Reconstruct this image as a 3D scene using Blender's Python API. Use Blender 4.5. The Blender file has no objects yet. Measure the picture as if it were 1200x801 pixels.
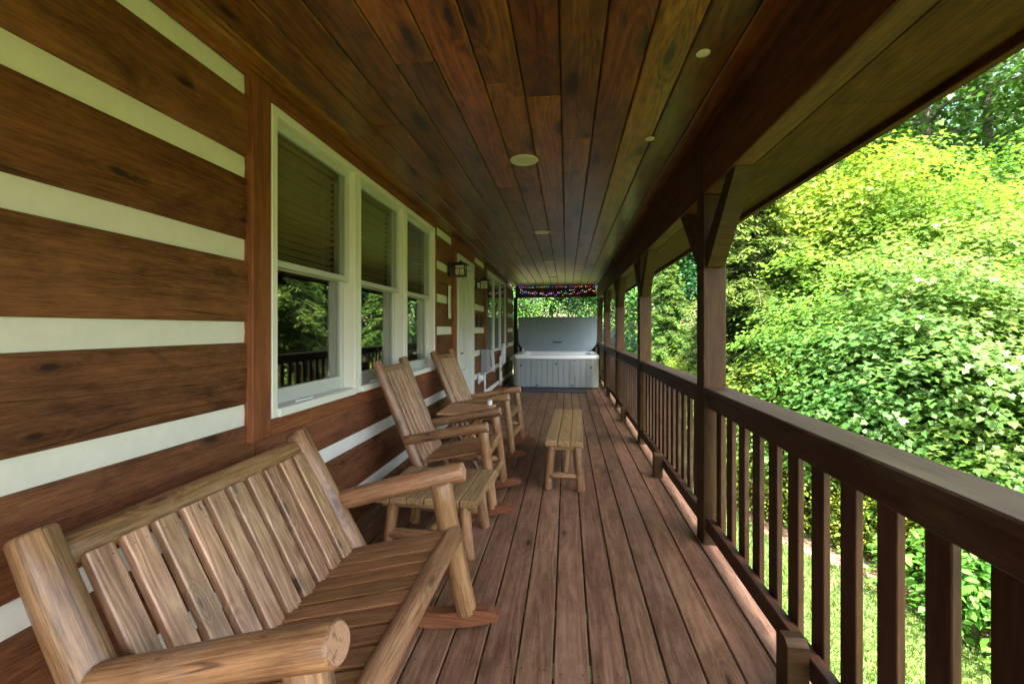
import bpy, math, random
import numpy as np
from mathutils import Vector, Matrix

random.seed(7)
rng = np.random.default_rng(11)
R = math.radians
S = bpy.context.scene
COL = S.collection

# ------------------------------------------------------------------ camera
CAM_H = 1.35
cam_d = bpy.data.cameras.new('camera')
cam = bpy.data.objects.new('camera', cam_d)
COL.objects.link(cam)
cam.location = (0, 0, CAM_H)
cam.rotation_euler = (R(90), 0, R(6.85))
cam_d.sensor_width = 36
cam_d.lens = 16.0
cam_d.shift_y = -0.0121
cam_d.clip_start = 0.05
cam_d.clip_end = 600
S.camera = cam

# ------------------------------------------------------------------ world, sun, exposure
SUN_EL, SUN_AZ = 62.0, 163.0        # azimuth: clockwise from +Y, where the sun stands
w = bpy.data.worlds.new('World')
S.world = w
w.use_nodes = True
wn = w.node_tree.nodes
wl = w.node_tree.links
bg = wn['Background']
sky = wn.new('ShaderNodeTexSky')
sky.sky_type = 'NISHITA'
sky.sun_disc = False
sky.sun_elevation = R(SUN_EL)
sky.sun_rotation = R(SUN_AZ)
sky.dust_density = 7.0
sky.air_density = 1.0
wl.new(sky.outputs[0], bg.inputs[0])
bg.inputs[1].default_value = 0.13
sun_d = bpy.data.lights.new('sun', 'SUN')
sun_d.energy = 3.5
sun_d.angle = R(0.5)
sun_d.color = (1.0, 0.94, 0.82)
sun = bpy.data.objects.new('sun', sun_d)
COL.objects.link(sun)
az = R(SUN_AZ)
sd = Vector((math.sin(az) * math.cos(R(SUN_EL)), math.cos(az) * math.cos(R(SUN_EL)), math.sin(R(SUN_EL))))
sun.rotation_euler = sd.to_track_quat('Z', 'Y').to_euler()
sun.location = (0, 0, 30)
S.view_settings.view_transform = 'Standard'
S.view_settings.look = 'None'
S.view_settings.gamma = 1.0
S.view_settings.exposure = 3.68
S.render.engine = 'CYCLES'
S.cycles.use_denoising = True
S.cycles.max_bounces = 9
S.cycles.diffuse_bounces = 6
S.cycles.glossy_bounces = 3
S.cycles.transmission_bounces = 4
S.cycles.transparent_max_bounces = 12
S.cycles.sample_clamp_indirect = 6.0
S.cycles.caustics_reflective = False
S.cycles.caustics_refractive = False


# ------------------------------------------------------------------ materials
class NT:
    def __init__(self, name):
        self.m = bpy.data.materials.new(name)
        self.m.use_nodes = True
        self.t = self.m.node_tree
        self.n = self.t.nodes
        self.b = self.n['Principled BSDF']
        self.out = self.n['Material Output']

    def node(self, ty, **kw):
        nd = self.n.new(ty)
        for k, v in kw.items():
            setattr(nd, k, v)
        return nd

    def link(self, a, b):
        self.t.links.new(a, b)

    def val(self, sock, v):
        if hasattr(v, 'links') or isinstance(v, bpy.types.NodeSocket):
            self.link(v, sock)
        else:
            sock.default_value = v

    def math(self, op, a, b=0.0, c=0.0, clamp=False):
        nd = self.node('ShaderNodeMath', operation=op, use_clamp=clamp)
        self.val(nd.inputs[0], a)
        self.val(nd.inputs[1], b)
        self.val(nd.inputs[2], c)
        return nd.outputs[0]

    def vmath(self, op, a, b):
        nd = self.node('ShaderNodeVectorMath', operation=op)
        self.val(nd.inputs[0], a)
        self.val(nd.inputs[1], b)
        return nd.outputs[0]

    def mix(self, f, a, b, mode='MIX'):
        nd = self.node('ShaderNodeMix', data_type='RGBA', blend_type=mode)
        self.val(nd.inputs[0], f)
        self.val(nd.inputs[6], a if not isinstance(a, tuple) else (*a[:3], 1))
        self.val(nd.inputs[7], b if not isinstance(b, tuple) else (*b[:3], 1))
        return nd.outputs[2]

    def noise(self, vec, scale=1.0, detail=2.0, rough=0.5, dist=0.0):
        nd = self.node('ShaderNodeTexNoise')
        self.link(vec, nd.inputs['Vector'])
        nd.inputs['Scale'].default_value = scale
        nd.inputs['Detail'].default_value = detail
        nd.inputs['Roughness'].default_value = rough
        nd.inputs['Distortion'].default_value = dist
        return nd.outputs['Fac']

    def step(self, v, lo, hi):
        nd = self.node('ShaderNodeMapRange', interpolation_type='SMOOTHSTEP')
        self.val(nd.inputs[0], v)
        nd.inputs[1].default_value = lo
        nd.inputs[2].default_value = hi
        return nd.outputs[0]

    def bump(self, h, strength, dist=0.002):
        nd = self.node('ShaderNodeBump')
        nd.inputs['Strength'].default_value = strength
        nd.inputs['Distance'].default_value = dist
        self.link(h, nd.inputs['Height'])
        self.link(nd.outputs[0], self.b.inputs['Normal'])
        return nd


def wood(name, dark, light, knot=(0.03, 0.015, 0.008), rough=0.55, ringf=9.0, fine=190.0, bump=0.35,
         var=0.3, knots=0.55, knotsize=0.11, wear=None, wear_amt=0.0, spec=0.4, coat=0.0, saw=False, kn_along=1.3, kn_across=5.0, huevar=0.0, ac=6.5, crack=0.0, ringc=0.32, blotch=0.0):
    t = NT(name)
    at = t.node('ShaderNodeAttribute', attribute_name='g')
    oi = t.node('ShaderNodeObjectInfo')
    off = t.node('ShaderNodeCombineXYZ')
    t.link(t.math('MULTIPLY', oi.outputs['Random'], 61.7), off.inputs[0])
    t.link(t.math('MULTIPLY', oi.outputs['Random'], 23.1), off.inputs[1])
    t.link(t.math('MULTIPLY', oi.outputs['Random'], 11.3), off.inputs[2])
    g = t.vmath('ADD', at.outputs['Vector'], off.outputs[0])
    # knots
    kv = t.vmath('MULTIPLY', g, (kn_along, kn_across, 0.0))
    vor = t.node('ShaderNodeTexVoronoi', voronoi_dimensions='2D')
    t.link(kv, vor.inputs['Vector'])
    vor.inputs['Scale'].default_value = 1.0
    sep = t.node('ShaderNodeSeparateColor')
    t.link(vor.outputs['Color'], sep.inputs[0])
    gate = t.math('GREATER_THAN', sep.outputs[0], 1.0 - knots)
    size = t.math('MULTIPLY_ADD', sep.outputs[1], knotsize, knotsize * 0.35)
    wob = t.noise(t.vmath('MULTIPLY', g, (25, 25, 25)), 1.0, 2.0)
    d = t.math('ADD', vor.outputs['Distance'], t.math('MULTIPLY', t.math('SUBTRACT', wob, 0.5), 0.06))
    kn = t.math('MULTIPLY', gate, t.math('SUBTRACT', 1.0, t.step(t.math('DIVIDE', d, size), 0.35, 1.0)))
    halo = t.math('MULTIPLY', gate, t.math('SUBTRACT', 1.0, t.step(t.math('DIVIDE', d, size), 0.5, 3.4)))
    # cathedral grain: contour lines of a stretched noise, bent round the knots
    base = t.noise(t.vmath('MULTIPLY', g, (0.09 * ac, ac, ac)), 1.0, 1.5, 0.45)
    r0 = t.math('MULTIPLY_ADD', base, ringf, t.math('MULTIPLY', halo, 2.2))
    ring = t.math('PINGPONG', r0, 0.5)
    ring = t.math('POWER', t.math('MULTIPLY', ring, 2.0), 1.6)
    fi = t.noise(t.vmath('MULTIPLY', g, (11.0, fine, fine)), 1.0, 3.0, 0.65)
    broad = t.noise(t.vmath('MULTIPLY', g, (0.9, 3.0, 3.0)), 1.0, 3.0, 0.6)
    stk = t.noise(t.vmath('MULTIPLY', g, (0.9, 48, 48)), 1.0, 4.0, 0.65)
    def cen(x, k):
        return t.math('MULTIPLY', t.math('SUBTRACT', x, 0.5), k)
    f = t.math('ADD', 0.47, cen(ring, ringc))
    f = t.math('ADD', f, cen(fi, 1.15))
    f = t.math('ADD', f, cen(broad, 0.95))
    f = t.math('ADD', f, cen(stk, 0.75))
    spots = t.noise(t.vmath('MULTIPLY', g, (9, 22, 22)), 1.0, 6.0, 0.75)
    f = t.math('ADD', f, cen(spots, 0.9), clamp=True)
    c = t.mix(f, dark, light)
    c = t.mix(t.math('MULTIPLY', halo, 0.35), c, tuple(x * 0.55 for x in dark))
    c = t.mix(t.math('MULTIPLY', kn, 0.92), c, knot)
    if crack:
        cw = t.noise(t.vmath('MULTIPLY', g, (0.35, 7.0, 7.0)), 1.0, 2.0, 0.5)
        ck = t.math('SUBTRACT', 1.0, t.step(t.math('ABSOLUTE', t.math('SUBTRACT', cw, 0.5)), 0.002, 0.010))
        ck = t.math('MULTIPLY', ck, t.step(t.noise(t.vmath('MULTIPLY', g, (1.3, 3.0, 3.0)), 1.0, 1.0), 0.5, 0.62))
        c = t.mix(t.math('MULTIPLY', ck, crack), c, knot)
    if blotch:
        bl_ = t.noise(t.vmath('MULTIPLY', g, (2.2, 4.5, 4.5)), 1.0, 6.0, 0.72, 0.6)
        c = t.mix(t.math('MULTIPLY', t.step(bl_, 0.50, 0.72), blotch), c, tuple(x * .45 for x in dark))
    bc = t.math('MULTIPLY_ADD', oi.outputs['Random'], var, 1.0 - var * 0.5)
    comb = t.node('ShaderNodeCombineColor')
    t.link(bc, comb.inputs[0])
    t.link(t.math('MULTIPLY', bc, t.math('MULTIPLY_ADD', t.math('FRACT', t.math('MULTIPLY', oi.outputs['Random'], 7.3)), huevar, 1.0 - huevar * 0.5)), comb.inputs[1])
    t.link(t.math('MULTIPLY', bc, t.math('MULTIPLY_ADD', t.math('FRACT', t.math('MULTIPLY', oi.outputs['Random'], 13.7)), huevar, 1.0 - huevar * 0.5)), comb.inputs[2])
    c = t.mix(1.0, c, comb.outputs[0], 'MULTIPLY')
    geo = t.node('ShaderNodeNewGeometry')
    if wear:
        wv = t.noise(t.vmath('MULTIPLY', geo.outputs['Position'], (2.6, 0.9, 2.6)), 1.0, 5.0, 0.7)
        wf = t.math('MULTIPLY', t.step(wv, 0.48, 0.72), wear_amt)
        c = t.mix(wf, c, wear)
    t.link(c, t.b.inputs['Base Color'])
    rr = t.math('MULTIPLY_ADD', fi, 0.22, rough - 0.11, clamp=True)
    t.link(rr, t.b.inputs['Roughness'])
    t.b.inputs['Specular IOR Level'].default_value = spec
    t.b.inputs['Coat Weight'].default_value = coat
    t.b.inputs['Coat Roughness'].default_value = 0.25
    h = t.math('ADD', t.math('MULTIPLY', ring, 0.35), t.math('MULTIPLY', fi, 0.8))
    h = t.math('SUBTRACT', h, t.math('MULTIPLY', kn, 0.8))
    if saw:
        sx = t.noise(t.vmath('MULTIPLY', g, (140, 3, 3)), 1.0, 1.0)
        h = t.math('ADD', h, sx)
    t.bump(h, bump, 0.0025)
    return t.m


def plain(name, col, rough=0.5, metal=0.0, nscale=8.0, amt=0.12, bump=0.0, spec=0.5, emit=None, estr=0.0, streak=None):
    t = NT(name)
    tc = t.node('ShaderNodeTexCoord')
    v = tc.outputs['Object'] if streak is None else t.vmath('MULTIPLY', tc.outputs['Object'], streak)
    n = t.noise(v, nscale, 4.0, 0.6)
    n2 = t.noise(tc.outputs['Object'], nscale * 9, 2.0, 0.6)
    f = t.math('MULTIPLY_ADD', n, 0.7, t.math('MULTIPLY', n2, 0.3))
    lo = tuple(c * (1 - amt) for c in col)
    hi = tuple(min(1, c * (1 + amt)) for c in col)
    t.link(t.mix(f, lo, hi), t.b.inputs['Base Color'])
    t.link(t.math('MULTIPLY_ADD', n, 0.2, rough - 0.1, clamp=True), t.b.inputs['Roughness'])
    t.b.inputs['Metallic'].default_value = metal
    t.b.inputs['Specular IOR Level'].default_value = spec
    if bump:
        t.bump(f, bump, 0.004)
    if emit:
        t.b.inputs['Emission Color'].default_value = (*emit, 1)
        t.b.inputs['Emission Strength'].default_value = estr
    return t.m


def leafmat(name, dark, light, trans=(0.25, 0.45, 0.04), tf=0.35, rough=0.5, spec=0.22):
    t = NT(name)
    at = t.node('ShaderNodeAttribute', attribute_name='v')
    oi = t.node('ShaderNodeObjectInfo')
    c = t.mix(at.outputs['Fac'], dark, light)
    hs = t.node('ShaderNodeHueSaturation')
    t.link(t.math('MULTIPLY_ADD', oi.outputs['Random'], 0.045, 0.486), hs.inputs['Hue'])
    t.link(t.math('MULTIPLY_ADD', t.math('FRACT', t.math('MULTIPLY', oi.outputs['Random'], 9.7)), 0.5, 0.8), hs.inputs['Value'])
    t.link(c, hs.inputs['Color'])
    c = hs.outputs[0]
    t.link(c, t.b.inputs['Base Color'])
    t.b.inputs['Roughness'].default_value = rough
    t.b.inputs['Specular IOR Level'].default_value = spec
    tr = t.node('ShaderNodeBsdfTranslucent')
    t.link(t.mix(0.55, c, trans), tr.inputs['Color'])
    mx = t.node('ShaderNodeMixShader')
    mx.inputs[0].default_value = tf
    t.link(t.b.outputs[0], mx.inputs[1])
    t.link(tr.outputs[0], mx.inputs[2])
    t.link(mx.outputs[0], t.out.inputs['Surface'])
    return t.m


def glassmat(name, tint=(0.88, 0.93, 0.90), f0=0.20, rough=0.0):
    t = NT(name)
    geo = t.node('ShaderNodeNewGeometry')
    dt = t.node('ShaderNodeVectorMath', operation='DOT_PRODUCT')
    t.link(geo.outputs['Normal'], dt.inputs[0])
    t.link(geo.outputs['Incoming'], dt.inputs[1])
    k = t.math('SUBTRACT', 1.0, t.math('ABSOLUTE', dt.outputs['Value']), clamp=True)
    fac = t.math('MULTIPLY_ADD', t.math('POWER', k, 4.0), 1.0 - f0, f0)
    tr = t.node('ShaderNodeBsdfTransparent')
    tr.inputs[0].default_value = (*tint, 1)
    gl = t.node('ShaderNodeBsdfGlossy')
    gl.inputs['Roughness'].default_value = rough
    mx = t.node('ShaderNodeMixShader')
    t.link(fac, mx.inputs[0])
    t.link(tr.outputs[0], mx.inputs[1])
    t.link(gl.outputs[0], mx.inputs[2])
    t.link(mx.outputs[0], t.out.inputs['Surface'])
    return t.m


M = {}
M['deck'] = wood('deck_wood', (0.078, 0.036, 0.019), (0.285, 0.165, 0.098), rough=0.62, ringf=8, bump=0.5, var=0.3, spec=0.25,
                 knots=0.25, knotsize=0.07, wear=(0.26, 0.175, 0.115), wear_amt=0.4, huevar=0.10, ac=9, crack=.5, blotch=.45)
M['ceil'] = wood('ceiling_wood', (0.040, 0.011, 0.003), (0.36, 0.130, 0.024), knot=(0.010, 0.004, 0.002), rough=0.32, ringf=9,
                 bump=0.25, var=0.8, knots=0.65, knotsize=0.17, spec=0.4, coat=0.15, kn_along=1.2, kn_across=4.2, huevar=0.3, ac=8, blotch=.6)
M['log'] = wood('wall_log_wood', (0.058, 0.019, 0.007), (0.30, 0.125, 0.046), knot=(0.022, 0.011, 0.006), rough=0.6, ringf=6, spec=0.25,
                bump=0.45, var=0.4, knots=0.5, knotsize=0.075, kn_along=1.4, kn_across=4.0, huevar=0.2, ac=6, crack=.9, ringc=.18, blotch=.75)
M['trim'] = wood('trim_wood', (0.12, 0.036, 0.014), (0.32, 0.115, 0.045), rough=0.55, bump=0.25, var=0.15, knots=0.3, knotsize=0.08, ac=10, spec=.25)
M['post'] = wood('post_wood', (0.017, 0.008, 0.002), (0.070, 0.037, 0.011), rough=0.6, bump=0.4, var=0.25, knots=0.4, knotsize=0.09, huevar=0.1, ac=10, crack=.8, spec=.2)
M['rail'] = wood('rail_wood', (0.016, 0.006, 0.003), (0.060, 0.026, 0.011), rough=0.55, bump=0.4, var=0.25, knots=0.3, knotsize=0.08, wear=(0.10, 0.074, 0.042), wear_amt=0.5, ac=10, crack=.6, spec=.25, blotch=.4)
M['beam'] = wood('beam_wood', (0.040, 0.015, 0.006), (0.135, 0.060, 0.024), rough=0.65, bump=0.5, var=0.25, knots=0.3, saw=True, ac=9, spec=.15)
M['soffit'] = wood('soffit_wood', (0.020, 0.007, 0.002), (0.105, 0.042, 0.012), rough=0.7, bump=0.6, var=0.2, knots=0.3, fine=110, saw=True, ac=12, spec=.1)
M['pine'] = wood('furniture_log', (0.090, 0.038, 0.013), (0.42, 0.235, 0.110), knot=(0.06, 0.025, 0.012), rough=0.40, ringf=7, fine=160,
                 bump=0.5, var=0.35, knots=0.65, knotsize=0.11, spec=0.45, coat=0.15, kn_along=3.0, kn_across=6.0, wear=(0.36, 0.245, 0.17), wear_amt=0.45, huevar=0.12, ac=13, crack=.8, blotch=.4)
M['slat'] = wood('furniture_slat', (0.19, 0.095, 0.045), (0.56, 0.345, 0.195), knot=(0.10, 0.05, 0.025), rough=0.38, ringf=10, fine=190,
                 bump=0.4, var=0.3, knots=0.55, knotsize=0.12, spec=0.45, coat=0.15, kn_along=2.6, kn_across=8.0, wear=(0.42, 0.31, 0.23), wear_amt=0.35, huevar=0.08, ac=14, ringc=.45)
M['seat'] = wood('seat_slat', (0.13, 0.056, 0.020), (0.40, 0.21, 0.09), knot=(0.08, 0.04, 0.02), rough=0.5, ringf=9, fine=160,
                 bump=0.4, var=0.35, knots=0.3, knotsize=0.08, huevar=0.12, ac=14, spec=.3)
M['bench'] = wood('bench_plank', (0.15, 0.085, 0.034), (0.42, 0.28, 0.13), rough=0.5, ringf=9, fine=160, bump=0.4, var=0.25, knots=0.35, knotsize=0.06, huevar=0.08, ac=14, spec=.3)
M['runner'] = wood('runner_wood', (0.075, 0.026, 0.010), (0.22, 0.09, 0.04), rough=0.5, bump=0.3, var=0.15, knots=0.2, ac=14, spec=.3)
M['tan'] = wood('tan_board', (0.40, 0.19, 0.085), (0.52, 0.27, 0.13), rough=0.55, ringf=3, bump=0.1, var=0.0, knots=0.0)
M['chink'] = plain('chinking_mortar', (0.70, 0.70, 0.62), 0.9, nscale=3.5, amt=0.18, bump=0.6, spec=0.2)
M['white'] = plain('window_vinyl', (0.74, 0.75, 0.68), 0.4, nscale=3, amt=0.06)
M['sashw'] = plain('sash_vinyl', (0.50, 0.53, 0.50), 0.4, nscale=3, amt=0.06)
M['doorw'] = plain('door_paint', (0.60, 0.61, 0.57), 0.35, nscale=3, amt=0.07)
M['blind'] = plain('blind_slat', (0.62, 0.46, 0.28), 0.5, nscale=6, amt=0.12)
M['glass'] = glassmat('window_glass')
M['lampglass'] = plain('lantern_glass', (0.62, 0.60, 0.48), 0.25, nscale=4, amt=0.12)
M['iron'] = plain('black_iron', (0.018, 0.016, 0.014), 0.45, nscale=20, amt=0.4, metal=0.3)
M['dark_in'] = plain('room_paint', (0.20, 0.15, 0.11), 0.8, nscale=2)
M['room_floor'] = plain('room_floor', (0.14, 0.09, 0.05), 0.6, nscale=2)
M['tub'] = plain('tub_panel', (0.25, 0.29, 0.295), 0.45, nscale=3, amt=0.22, streak=(6, 6, 0.5), bump=0.1)
M['tubcorner'] = plain('tub_corner', (0.32, 0.37, 0.34), 0.3, nscale=3, amt=0.15, streak=(4, 4, 0.5))
M['shell'] = plain('tub_acrylic', (0.80, 0.84, 0.84), 0.18, nscale=4, amt=0.06)
M['cover'] = plain('cover_vinyl', (0.225, 0.30, 0.34), 0.42, nscale=3, amt=0.28, bump=0.6)
M['water'] = plain('tub_water', (0.25, 0.38, 0.42), 0.05, nscale=6, amt=0.05)
M['mat'] = plain('rubber_mat', (0.035, 0.045, 0.058), 0.7, nscale=60, amt=0.5, bump=0.5)
M['greybox'] = plain('grey_metal_box', (0.23, 0.26, 0.27), 0.45, nscale=5, amt=0.15)
M['pvc'] = plain('white_plastic', (0.62, 0.66, 0.68), 0.35, nscale=5, amt=0.06)
M['sign'] = plain('sign_white', (0.68, 0.72, 0.68), 0.4, nscale=6, amt=0.1)
M['can'] = plain('light_trim', (0.60, 0.58, 0.52), 0.5, nscale=5, amt=0.05)
M['canlens'] = plain('light_lens', (0.55, 0.53, 0.45), 0.35, nscale=5, amt=0.05)
M['stone'] = plain('foundation', (0.22, 0.20, 0.18), 0.9, nscale=4, amt=0.3, bump=0.5)
M['shingle'] = plain('roof_shingle', (0.07, 0.065, 0.06), 0.9, nscale=12, amt=0.4, bump=0.4)
M['nail'] = plain('nail_head', (0.025, 0.02, 0.018), 0.5, nscale=20, amt=0.3, metal=0.5)
M['dryleaf'] = plain('dry_leaf', (0.16, 0.10, 0.045), 0.7, nscale=30, amt=0.4)
M['jar'] = plain('jar_white', (0.66, 0.68, 0.68), 0.2, nscale=5, amt=0.05)
M['wire'] = plain('wire_green', (0.02, 0.035, 0.02), 0.6)
for nm, c in (('red', (1, .06, .03)), ('blue', (.10, .16, 1)), ('green', (.06, 1, .15)), ('amber', (1, .5, .06)), ('white', (1, .85, .7)), ('violet', (.55, .2, 1))):
    M['bulb_' + nm] = plain('bulb_' + nm, tuple(x * .6 for x in c), 0.3, emit=c, estr=0.07)
M['bark'] = plain('bark', (0.095, 0.075, 0.055), 0.9, nscale=10, amt=0.5, streak=(3, 3, .4), bump=0.8)
M['bark2'] = plain('bark_grey', (0.17, 0.15, 0.125), 0.9, nscale=10, amt=0.4, streak=(3, 3, .4), bump=0.8)
M['leaf_maple'] = leafmat('maple_leaf', (0.028, 0.085, 0.010), (0.115, 0.225, 0.026), trans=(0.20, 0.37, 0.03), tf=0.46, rough=0.55, spec=0.22)
M['leaf_yellow'] = leafmat('lime_leaf', (0.045, 0.105, 0.009), (0.135, 0.21, 0.018), trans=(0.24, 0.34, 0.025), tf=0.36)
M['leaf_pale'] = leafmat('pale_leaf', (0.030, 0.085, 0.012), (0.112, 0.200, 0.040), trans=(0.22, 0.37, 0.05), tf=0.46, rough=0.48, spec=0.25)
M['leaf_far'] = leafmat('forest_leaf', (0.020, 0.066, 0.010), (0.080, 0.165, 0.022), trans=(0.11, 0.27, 0.03), tf=0.34)
M['leaf_blue'] = leafmat('cool_leaf', (0.014, 0.064, 0.018), (0.050, 0.150, 0.036), trans=(0.08, 0.28, 0.05), tf=0.34)
M['leaf_shrub'] = leafmat('shrub_leaf', (0.075, 0.115, 0.009), (0.19, 0.225, 0.02), trans=(0.30, 0.34, 0.025), tf=0.33)
M['needle'] = leafmat('hemlock_needle', (0.032, 0.078, 0.015), (0.105, 0.170, 0.030), trans=(0.20, 0.32, 0.05), tf=0.25, rough=0.5)
M['grass'] = leafmat('grass_blade', (0.018, 0.048, 0.004), (0.056, 0.086, 0.009), trans=(0.12, 0.19, 0.018), tf=0.3, rough=0.5)

t = NT('end_grain')
at = t.node('ShaderNodeAttribute', attribute_name='g')
ln = t.node('ShaderNodeVectorMath', operation='LENGTH')
wv = t.noise(at.outputs['Vector'], 30, 2.0)
t.link(t.vmath('ADD', at.outputs['Vector'], (0, .006, .004)), ln.inputs[0])
rg = t.math('PINGPONG', t.math('MULTIPLY_ADD', ln.outputs['Value'], 130, t.math('MULTIPLY', wv, 2.4)), 0.5)
c = t.mix(t.math('MULTIPLY', rg, 1.2, clamp=True), (0.34, 0.185, 0.105), (0.47, 0.28, 0.175))
c = t.mix(t.step(t.noise(at.outputs['Vector'], 55, 3.0), .5, .75), c, (0.16, 0.085, 0.045))
t.link(c, t.b.inputs['Base Color'])
t.b.inputs['Roughness'].default_value = 0.5
t.bump(rg, 0.3, 0.001)
M['endgrain'] = t.m
t = NT('lawn_ground')
geo = t.node('ShaderNodeNewGeometry')
n1 = t.noise(geo.outputs['Position'], 1.4, 5.0, 0.65)
n2 = t.noise(geo.outputs['Position'], 30, 3.0, 0.7)
c = t.mix(t.math('MULTIPLY_ADD', n2, 0.7, t.math('MULTIPLY', n1, 0.3)), (0.024, 0.058, 0.006), (0.075, 0.118, 0.015))
c = t.mix(t.step(n1, 0.58, 0.74), c, (0.14, 0.105, 0.04))
t.link(c, t.b.inputs['Base Color'])
t.b.inputs['Roughness'].default_value = 0.9
t.bump(n2, 0.8, 0.03)
M['lawn'] = t.m
t = NT('forest_floor')
geo = t.node('ShaderNodeNewGeometry')
n1 = t.noise(geo.outputs['Position'], 0.5, 5.0, 0.65)
n2 = t.noise(geo.outputs['Position'], 22, 4.0, 0.7)
c = t.mix(n2, (0.035, 0.028, 0.014), (0.15, 0.105, 0.055))
c = t.mix(t.step(n1, 0.42, 0.6), c, t.mix(n2, (0.02, 0.055, 0.008), (0.07, 0.13, 0.022)))
t.link(c, t.b.inputs['Base Color'])
t.b.inputs['Roughness'].default_value = 0.95
t.bump(n2, 1.0, 0.05)
M['ground'] = t.m
t = NT('mulch')
geo = t.node('ShaderNodeNewGeometry')
n2 = t.noise(geo.outputs['Position'], 26, 4.0, 0.7)
t.link(t.mix(n2, (0.06, 0.034, 0.02), (0.24, 0.16, 0.10)), t.b.inputs['Base Color'])
t.b.inputs['Roughness'].default_value = 0.95
t.bump(n2, 1.0, 0.03)
M['mulch'] = t.m


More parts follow.
